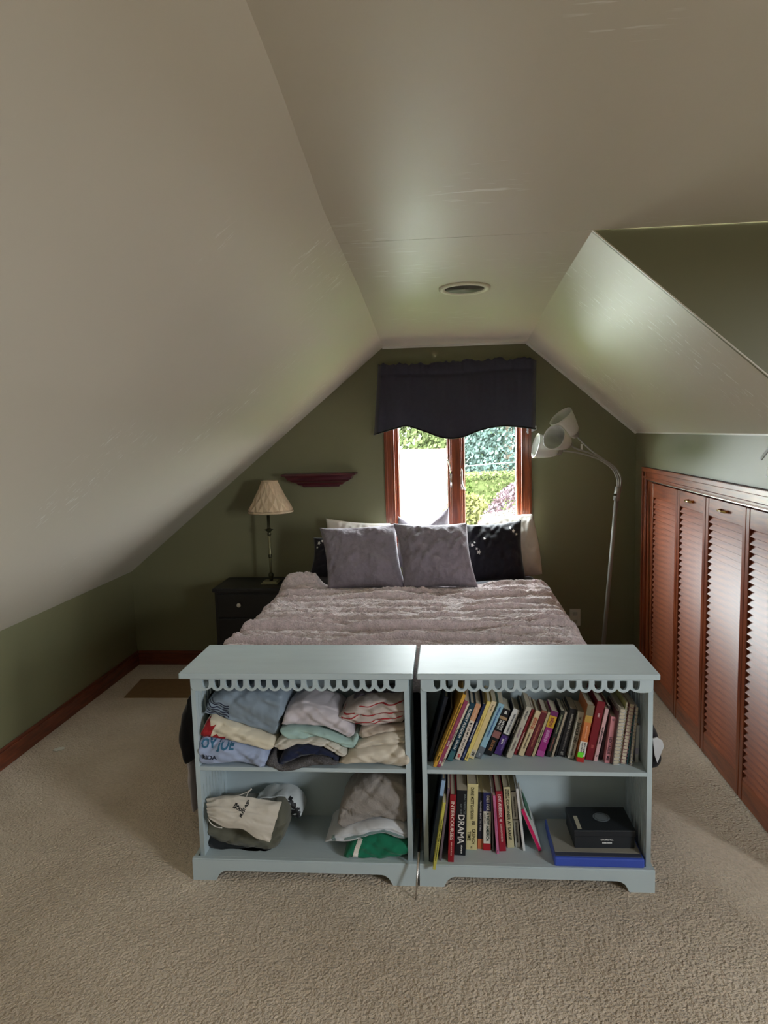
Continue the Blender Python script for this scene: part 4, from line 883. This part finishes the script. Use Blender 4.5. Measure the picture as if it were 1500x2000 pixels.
g9 = garment('pyjamas', 'off-white pyjamas with thin red stripes on top of the cream sweatshirts', [(658, 1402), (672, 1390), (700, 1376), (740, 1371), (775, 1368), (793, 1364)], [(660, 1407), (680, 1416), (700, 1424), (740, 1424), (770, 1420), (794, 1418)], 2.39, .21, cloth('off_white_flannel', 196, 182, 176, .08, 16), 10, .006, 1, group=G1)
gC5 = garment('pyjamas', 'dark plum garment lying behind the red striped pyjamas', [(690, 1374), (715, 1362), (750, 1360), (793, 1358)], [(690, 1380), (720, 1376), (750, 1374), (794, 1370)], 2.48, .14, cloth('plum_grey_cloth', 88, 78, 88, .1, 16), 11, .004, 0, group=G1, N=30)
gC3 = garment('sweatshirt', 'beige sweatshirt under the red striped pyjamas', [(700, 1428), (718, 1424), (745, 1424), (772, 1420), (795, 1418)], [(700, 1450), (715, 1446), (740, 1436), (770, 1432), (795, 1430)], 2.39, .2, cloth('beige_fleece', 196, 182, 168, .06, 16), 12, .005, 0, group=G1)
gC2 = garment('sweatshirt', 'cream sweatshirt lying on the thick ivory one', [(692, 1456), (712, 1446), (740, 1437), (770, 1431), (796, 1430)], [(692, 1468), (712, 1466), (740, 1462), (770, 1462), (796, 1462)], 2.378, .21, cloth('cream_cotton', 210, 200, 184, .06, 16), 13, .005, 1, group=G1)
gC1 = garment('sweatshirt', 'thick ivory sweatshirt at the bottom below the striped pyjamas', [(659, 1492), (672, 1480), (690, 1468), (715, 1464), (755, 1462), (790, 1463), (802, 1478)], [(659, 1500), (680, 1499), (705, 1497), (740, 1501), (770, 1506), (792, 1508), (803, 1496)], 2.353, .22, cloth('ivory_fleece', 214, 204, 188, .06, 16), 14, .006, 0, group=G1)
gD1 = garment('jersey', 'black garment with white cord under the olive trousers on the lower shelf', [(397, 1640), (408, 1640), (440, 1652), (480, 1660), (530, 1660)], [(399, 1652), (412, 1664), (440, 1672), (480, 1672), (528, 1668)], 2.40, .2, cloth('black_jersey', 34, 38, 40, .1, 16), 15, .003, 0, group=G2)
g14 = garment('trousers', 'olive-grey cargo trousers folded under the drawstring bag', [(397, 1604), (408, 1594), (440, 1592), (490, 1590), (535, 1584), (556, 1588)], [(397, 1640), (412, 1648), (440, 1660), (480, 1668), (524, 1676), (556, 1640)], 2.398, .2, cloth('olive_grey_twill', 104, 103, 90, .08, 16), 16, .005, 1, group=G2)
g15 = garment('top', 'white garment with large black spots behind the drawstring bag', [(500, 1564), (530, 1556), (556, 1558), (574, 1565), (588, 1588)], [(500, 1588), (530, 1590), (552, 1592), (570, 1600), (586, 1604)], 2.50, .13, cloth('white_spotted_cotton', 206, 212, 214, .05, 14), 17, .003, 0, group=G2, N=36)
g18 = garment('sweatshirt', 'bright green sweatshirt with white stripe, bottom of its stack', [(670, 1672), (682, 1652), (710, 1640), (745, 1635), (775, 1644), (802, 1650)], [(671, 1680), (685, 1688), (720, 1691), (755, 1689), (780, 1680), (803, 1672)], 2.362, .22, cloth('bright_green_fleece', 28, 118, 88, .1, 20), 18, .005, 0, group=G2)
g17 = garment('shirt', 'white shirt with grey-green stripes above the green sweatshirt', [(633, 1648), (650, 1634), (672, 1624), (705, 1616), (745, 1610), (775, 1614), (800, 1622)], [(633, 1653), (655, 1650), (680, 1650), (715, 1641), (750, 1636), (780, 1645), (800, 1648)], 2.372, .22, cloth('white_striped_cotton', 206, 208, 212, .05, 14), 19, .004, 1, group=G2)
gE3 = garment('sweater', 'taupe-grey thick sweater on top of the striped shirt', [(657, 1600), (664, 1576), (685, 1548), (715, 1532), (755, 1525), (798, 1524)], [(660, 1622), (672, 1628), (700, 1618), (735, 1610), (770, 1616), (799, 1626)], 2.39, .22, cloth('taupe_towelling', 152, 145, 140, .08, 40, (130, .8, .003)), 20, .006, 0, group=G2)
def tree_of(o): return BVHTree.FromPolygons([o.location+v.co for v in o.data.vertices], [tuple(p.vertices) for p in o.data.polygons])
def within(t, p):
    for d in (Vector((.013, .021, 1)), Vector((1, .017, .031))):
        n = 0; q = p.copy()
        while n < 40:
            h = t.ray_cast(q, d)
            if h[0] is None: break
            n += 1; q = h[0]+d*1e-6
        if n % 2 == 0: return False
    return True
def lay_on(g, under, K=64):                                   # cloth lies on the top of what is under it
    for u in under:
        t = tree_of(u); zu = max((u.location+v.co).z for v in u.data.vertices)
        for i, v in enumerate(g.data.vertices):
            w = g.location+v.co
            if w.z > zu+.006: continue
            h = t.ray_cast(Vector((w.x, w.y, 1.2)), Vector((0, 0, -1)))[0]
            if h is None: continue
            top_ = 2 < i % K < K//2-2; v.co.z = max(v.co.z, h.z+(.0045 if top_ else .0003)-g.location.z)
def press_beside(g, others):                                  # neighbouring stacks press side against side
    for u in others:
        t = tree_of(u)
        for v in g.data.vertices:
            w = g.location+v.co; h = t.find_nearest(w, .045)
            if h[0] is not None and within(t, w): v.co += h[0]-w
SA, SB, SCC, SD, SE = [g3, g2, g1], [gB1, gB2, gB3, gB4, gB5], [gC1, gC2, gC3, g9, gC5], [gD1, g14, g15], [g18, g17, gE3]
for _ in range(2):
    for S_ in (SA, SB, SCC, SD, SE):
        for k in range(1, len(S_)): lay_on(S_[k], S_[:k])
    for g in SB: press_beside(g, SA)
    for g in SCC: press_beside(g, SB)
    for g in SB: press_beside(g, SCC)
    press_beside(gJ, SA)
for g in SA+SB+SCC+SD+SE+[gJ]: g.data.update()
# prints on the clothes
RED = mat('red_print', srgb(158, 26, 34), .8); TEAL = mat('teal_print', srgb(52, 108, 142), .8); NAVY = mat('navy_print', srgb(34, 40, 62), .8)
decal('leaf_print', px_poly([(389, 1446), (392, 1420), (405, 1405), (410, 1420), (420, 1418), (414, 1428), (407, 1445), (421, 1436), (426, 1443), (440, 1441), (432, 1453), (408, 1450)], 2.36), g2, RED, sub=.006)
def text_px(s, cxp, cyp, wpx, hpx, Y, slope=0):
    k = F_PX/((PY(cxp, cyp, Y)-O).dot(CF)); me = text_mesh(s, wpx/k, hpx/k, 0, .04); p = PY(cxp, cyp, Y)
    me.transform(Matrix.Translation(p) @ Matrix.Rotation(slope, 4, 'Y') @ Matrix.Rotation(math.pi/2, 4, 'X')); return me
decal('lettering', text_px('OY JOE', 422, 1460, 66, 22, 2.35, .06), g3, TEAL, sub=.006)
decal('lettering', text_px('RIDA', 408, 1481, 30, 8, 2.35, .03), g3, NAVY, sub=.006)
for k in range(9):                                            # wavy lines of the hoodie print
    y0 = 1366+k*5.2; xs = np.linspace(400+k*.3, 444, 22); w = 1.1
    top_ = [(x, y0+(x-400)*.42+1.8*math.sin(x*.32+k*.7)-w) for x in xs]; bot_ = [(x, y+2*w) for x, y in top_][::-1]
    decal('stripe_print', px_poly(top_+bot_, 2.38), g1, NAVY, sub=.006)
for (a, c, m_) in (((660, 1399), (692, 1396), 1.0), ((664, 1408), (790, 1392), 1.1), ((690, 1417), (786, 1402), 1.0), ((700, 1386), (790, 1376), .9), ((690, 1421), (765, 1413), .9)):
    xs = np.linspace(a[0], c[0], 26); y = [a[1]+(c[1]-a[1])*((x-a[0])/(c[0]-a[0]))+1.5*math.sin(x*.15) for x in xs]
    decal('stripe_print', px_poly([(x, q-m_) for x, q in zip(xs, y)]+[(x, q+m_) for x, q in zip(xs, y)][::-1], 2.38), g9, RED, sub=.006)
decal('stripe_print', px_poly([(686, 1684), (692, 1660), (700, 1642), (709, 1642), (700, 1664), (697, 1686)], 2.36), g18, M_WHITEP, sub=.006)
GG = mat('grey_green_print', srgb(120, 142, 142), .8)
for pts in ([(672, 1640), (720, 1628), (750, 1624), (800, 1638), (800, 1641), (750, 1628), (720, 1632), (672, 1644)], [(680, 1646), (720, 1635), (750, 1631), (800, 1643), (800, 1645), (750, 1633), (720, 1637), (680, 1648)], [(645, 1640), (652, 1636), (656, 1648), (648, 1650)]):
    decal('stripe_print', px_poly(pts, 2.37), g17, GG, sub=.006)
for x, y, rx, ry in ((566, 1572, 4, 3.5), (572, 1578, 3.5, 4), (560, 1579, 5, 4.5), (570, 1588, 4, 3.5), (578, 1586, 4, 4), (580, 1596, 4, 3), (571, 1597, 4, 2.5), (554, 1571, 4, 3), (551, 1585, 4, 4), (583, 1591, 3, 3), (545, 1568, 4, 3), (564, 1566, 3.5, 2.5)):
    decal('spot_print', px_poly([(x+1.35*rx*math.cos(a), y+1.35*ry*math.sin(a)+1) for a in [k*math.pi/5 for k in range(10)]], 2.49), g15, M_INK, sub=.006)
# drawstring bag draped over the trousers
BAG = [(404, 1560), (435, 1553), (480, 1557), (551, 1566)], [(409, 1600), (440, 1616), (475, 1620), (505, 1640), (527, 1645)]
ba = [PY(*q, 2.40) for q in cat([(x, y) for x, y in BAG[0]], 50)]; bb_ = [PY(*q, 2.352) for q in cat([(x, y) for x, y in BAG[1]], 50)]
def bag(u, v, s):
    a, c = Vector(ba[round(u*50)]), Vector(bb_[round(u*50)]); p = a+(c-a)*v; e = min(u, 1-u, v, 1-v)
    g = max(0, 1-u/.16)                                        # gathered neck
    p += Vector((0, -.6, .8))*(s*.010*min(1, e*7)+.005*fbm(u*5, v*5, 3)+.007*nz(u*3+v*5, v*7, 9)+g*.009*math.sin(v*34))
    p.y -= .012*math.sin(v*math.pi)
    return p
b = MB(); b.grid(lambda u, v: bag(u, v, 1), 50, 36); b.grid(lambda u, v: bag(u, v, 0), 50, 36)
bg_o = b.build('drawstring_bag', cloth('natural_cotton', 212, 204, 192, .06, 20), None, True, loc=PY(460, 1640, 2.36), label='small cream cotton drawstring bag with black logo on the olive trousers', cat='bag')
def tilt_text(s, cxp, cyp, wpx, hpx, ang, Y=2.3):
    me = text_px(s, cxp, cyp, wpx, hpx, Y); p = PY(cxp, cyp, Y); me.transform(Matrix.Translation(p) @ Matrix.Rotation(ang, 4, 'Y') @ Matrix.Translation(-p)); return me
decal('lettering', tilt_text('MUSTASP', 478, 1579, 28, 6.0, -1.05, 2.372), bg_o, M_INK, sub=.005)
ring = lambda cx_, cy_, r, a0: [(cx_+r*math.cos(a)*1.45*math.cos(.5)-r*math.sin(a)*.75*math.sin(.5), cy_+r*math.cos(a)*1.45*math.sin(.5)+r*math.sin(a)*.75*math.cos(.5)) for a in a0]
A_ = [k*math.pi/9 for k in range(19)]
decal('logo', px_poly(ring(468, 1577, 4.6, A_)+ring(468, 1577, 3.4, A_[::-1]), 2.372), bg_o, M_INK, sub=.005)
decal('logo', tilt_text('M', 468, 1577, 4.5, 4, .5, 2.372), bg_o, M_INK, sub=.005)
decal('logo', px_poly([(456, 1575), (460, 1568.5), (464, 1570.5), (460.5, 1577), (458.5, 1575.5), (461.5, 1571.5), (460.5, 1571), (457.5, 1575.8)], 2.372), bg_o, M_INK, sub=.005)
MB().tube([Vector(q) for q in cat([PY(436, 1556, 2.43), PY(462, 1554, 2.42), PY(478, 1549, 2.42), PY(487, 1544, 2.42), PY(491, 1540, 2.42)], 20)], .0017, 6).build('drawstring', M_WHITEP, bg_o, True)
MB().tube([Vector(q) for q in cat([PY(406, 1598, 2.362), PY(412, 1608, 2.356), PY(422, 1615, 2.355), PY(434, 1617, 2.356)], 16)], .0017, 6).build('drawstring', M_WHITEP, bg_o, True)
MB().tube([Vector(q) for q in cat([PY(481, 1557, 2.42), PY(484, 1549, 2.42), PY(491, 1541, 2.42)], 8)], [.0017]*7+[.003, .0035], 6).build('drawstring', M_WHITEP, bg_o, True)

# ================================================================== OUTSIDE THE WINDOW
GZ = -2.9
M_LAWN = mat('lawn', srgb(84, 98, 58), .9, spec=.02, var=(.6, .15)); o = BOX('ground', M_LAWN, (-60, 60, YB+.3, 110, GZ-.3, GZ)); o['kind'] = 'structure'
st(BOX('ground_paved', mat('grey_paving', srgb(122, 118, 112), .9, var=(.8, .12), spec=.02), (-60, 60, -60, YB+.3, GZ-.3, GZ)))
def leaves(b, pts, size):
    for p in pts:
        p = Vector(p); s = size*random.uniform(.6, 1.3); a = Vector((random.gauss(0, 1), random.gauss(0, 1), random.gauss(0, 1))).normalized(); c = a.orthogonal().normalized()*s; d = a.cross(c).normalized()*s*.6
        n = len(b.v); b.v += [tuple(p-c), tuple(p+d), tuple(p+c), tuple(p-d)]; b.f.append((n, n+1, n+2, n+3))
def tree(name, label, catg, base, shape, n, size, m, trunk=.12, group=None):
    """shape(t) -> (radius, height above base) envelope sampled on 0..1"""
    root = empty(name, base, label, catg, group); bx, by, bz = base; b = MB(); H = shape(1)[1]
    pts = []
    while len(pts) < n:
        t = random.random(); r, z = shape(t); a = random.random()*2*math.pi; k = random.uniform(.55, 1.05)**.5*(1+.18*nz(a*1.7, z*1.1, bx))
        if random.random() < r/shape.rmax+.1: pts.append((bx+r*k*math.cos(a), by+r*k*math.sin(a), bz+z))
    leaves(b, pts, size); f = b.build('foliage', m, root, fix=False); f['kind'] = 'stuff'
    MB().tube([(bx, by, bz), (bx, by, bz+H*.8)], [trunk, trunk*.3], 8).build('trunk', mat('bark', srgb(96, 84, 70), .9), root, True)
    return root
def ell(rx, z0, z1):
    def s(t): return rx*math.sqrt(max(0, 1-(2*t-1)**2)), z0+(z1-z0)*t
    s.rmax = rx; return s
def cone(rx, z0, z1):
    def s(t): return rx*(1-t)**.85+.03, z0+(z1-z0)*t
    s.rmax = rx; return s
def green(name, r, g, b_, v=.25): return mat(name, srgb(r, g, b_), .9, var=(3, v), spec=.05)
c = PY(812, 860, 42); tree('leafy_tree', 'bright yellow-green tree rising behind the red roof', 'tree', (c.x, 42, GZ), ell(2.6, 1.0, 7.4), 9000, .16, green('leaf_yellow_green', 74,82,52))
c = PY(862, 850, 46); tree('leafy_tree', 'deeper green tree rising behind the red roof', 'tree', (c.x+.9, 49, GZ), ell(2.4, 1.0, 7.6), 8000, .16, green('leaf_mid_green', 58,70,50))
c = PY(925, 880, 44); tree('leafy_tree', 'pale green tree far behind the hedge', 'tree', (c.x+.6, 55, GZ), ell(2.4, .6, 7.4), 8000, .16, green('leaf_pale_green', 66,76,56))
c = PY(978, 890, 22); tree('spruce_tree', 'large blue-green spruce behind the hedge', 'tree', (c.x+.25, 22, GZ), cone(2.1, .4, 9.5), 26000, .075, green('spruce_blue_green', 58,72,67), .16)
c = PY(916, 990, 13); tree('cypress', 'narrow bright green cone cypress in front of the hedge', 'shrub', (c.x-.02, 13, GZ), cone(.55, 0, 3.62), 7000, .04, green('cypress_green', 64,76,38))
c = PY(915, 1005, 11.5); tree('shrub', 'low yellow-green rounded shrub below the cypress', 'shrub', (c.x, 11.5, GZ), ell(.5, 1.9, 3.45), 5000, .04, green('shrub_yellow', 78,78,44), .05)
c = PY(1004, 985, 9.5); tree('purple_leaf_shrub', 'tall purple-leaved shrub close to the window', 'shrub', (c.x+.08, 9.5, GZ), ell(.62, 1.2, 3.78), 12000, .030, mat('purple_leaf', srgb(76, 54, 56), .9, spec=.05, var=(5, 0), col2=srgb(78, 71, 77)), .06)
# clipped hedge
he = empty('hedge', (3, 18, GZ), 'clipped bright green hedge across the garden', 'hedge'); b = MB(); hz0 = PY(905, 928, 18).z
xa_ = PY(903, 930, 18).x-.2
pts = [(random.uniform(xa_, xa_+7), 18+random.choice((random.uniform(-.5, -.4), random.uniform(-.5, .5)))+.05*random.random(), random.uniform(GZ+.2, hz0)) if random.random() < .75 else (random.uniform(xa_, xa_+7), random.uniform(17.5, 18.5), hz0+random.uniform(-.04, .05)) for _ in range(26000)]
leaves(b, pts, .05); f = b.build('foliage', green('hedge_green', 70,77,46), he, fix=False); f['kind'] = 'stuff'
BOX('branches', green('hedge_green', 70,77,46), (xa_+.1, xa_+6.9, 17.65, 18.35, GZ, hz0-.1), he)
# neighbours' houses
M_RED = mat('red_shingles', srgb(96, 66, 62), .9, spec=.02, var=(6, .25), stretch=(1, 1, 4)); M_PALE = mat('weathered_pale_shingles', srgb(132, 128, 120), .9, spec=.02, var=(5, .22), stretch=(1, 1, 5)); M_SIDING = mat('white_siding', srgb(214, 214, 208), .7, spec=.02)
def house(label, x0, x1, ye, ze, yr, zr, roofm):
    h = empty('house', ((x0+x1)/2, yr, GZ), label, 'house'); b = MB(); yb = 2*yr-ye
    b.prism([(x0, ye, ze), (x0, yr, zr), (x0, yb, ze), (x0, yb, ze-.14), (x0, yr, zr-.14), (x0, ye, ze-.14)], (x1-x0, 0, 0)); b.build('roof', roofm, h)
    b = MB(); b.prism([(x0+.3, ye+.4, GZ), (x0+.3, yb-.4, GZ), (x0+.3, yb-.4, ze), (x0+.3, yr, zr-.16), (x0+.3, ye+.4, ze)], (x1-x0-.6, 0, 0)); b.build('walls', M_SIDING, h)
    BOX('gutter', M_TRIMW, (x0, x1, ye-.08, ye+.02, ze-.14, ze-.02), h)
    return h
zr, ze = PY(820, 877, 30).z, PY(820, 914, 26).z
house('far bungalow with reddish shingle roof', -12, PY(905, 880, 30).x, 26, ze, 30, zr, M_RED)
zr, ze = PY(820, 915, 20).z, PY(820, 975, 17.6).z
hb = house('nearer bungalow with pale weathered shingle roof', -9, PY(869, 918, 20).x, 17.6, ze, 20, zr, M_PALE)
# porch gable in front of it
pg = [PY(x, y, 14.5) for x, y in ((700, 945), (782, 981), (842, 1006), (842, 1011), (782, 987), (700, 951))]
MB().prism(pg, (0, 2.6, 0)).build('porch_roof', M_SIDING, hb)
q0 = PY(812, 1000, 15); q1 = PY(868, 1000, 15); BOX('porch_wall', M_SIDING, (q0.x-3, q0.x+.35, 14.9, 17.4, GZ, PY(812, 1003, 15).z-.02), hb)
BOX('porch_post', M_SIDING, (PY(858, 1000, 15.5).x, PY(871, 1000, 15.5).x, 15.4, 15.6, GZ, PY(864, 968, 15.5).z), hb)
BOX('porch_window', mat('dull_green_glass', srgb(150, 170, 150), .2), (PY(816, 1000, 14.9).x, PY(836, 1000, 14.9).x, 14.86, 14.92, PY(820, 1035, 14.9).z, PY(820, 1010, 14.9).z), hb)
hc = house('small white house seen past the spruce', PY(904, 900, 34).x, PY(921, 900, 34).x, 33, PY(912, 896, 33).z, 34.5, PY(912, 886, 34.5).z, mat('light_grey_roof', srgb(120, 124, 128), .9, spec=.02))
b = MB(); b.tube([PY(866, 916, 20), PY(905, 911, 20), PY(960, 906, 19.9), PY(1060, 899, 19.6)], .012, 6); b.build('power_line', mat('cable_grey', srgb(120, 120, 120), .6), None, True, loc=PY(866, 916, 20), label='thin power line running from the pale roof across the trees', cat='cable')
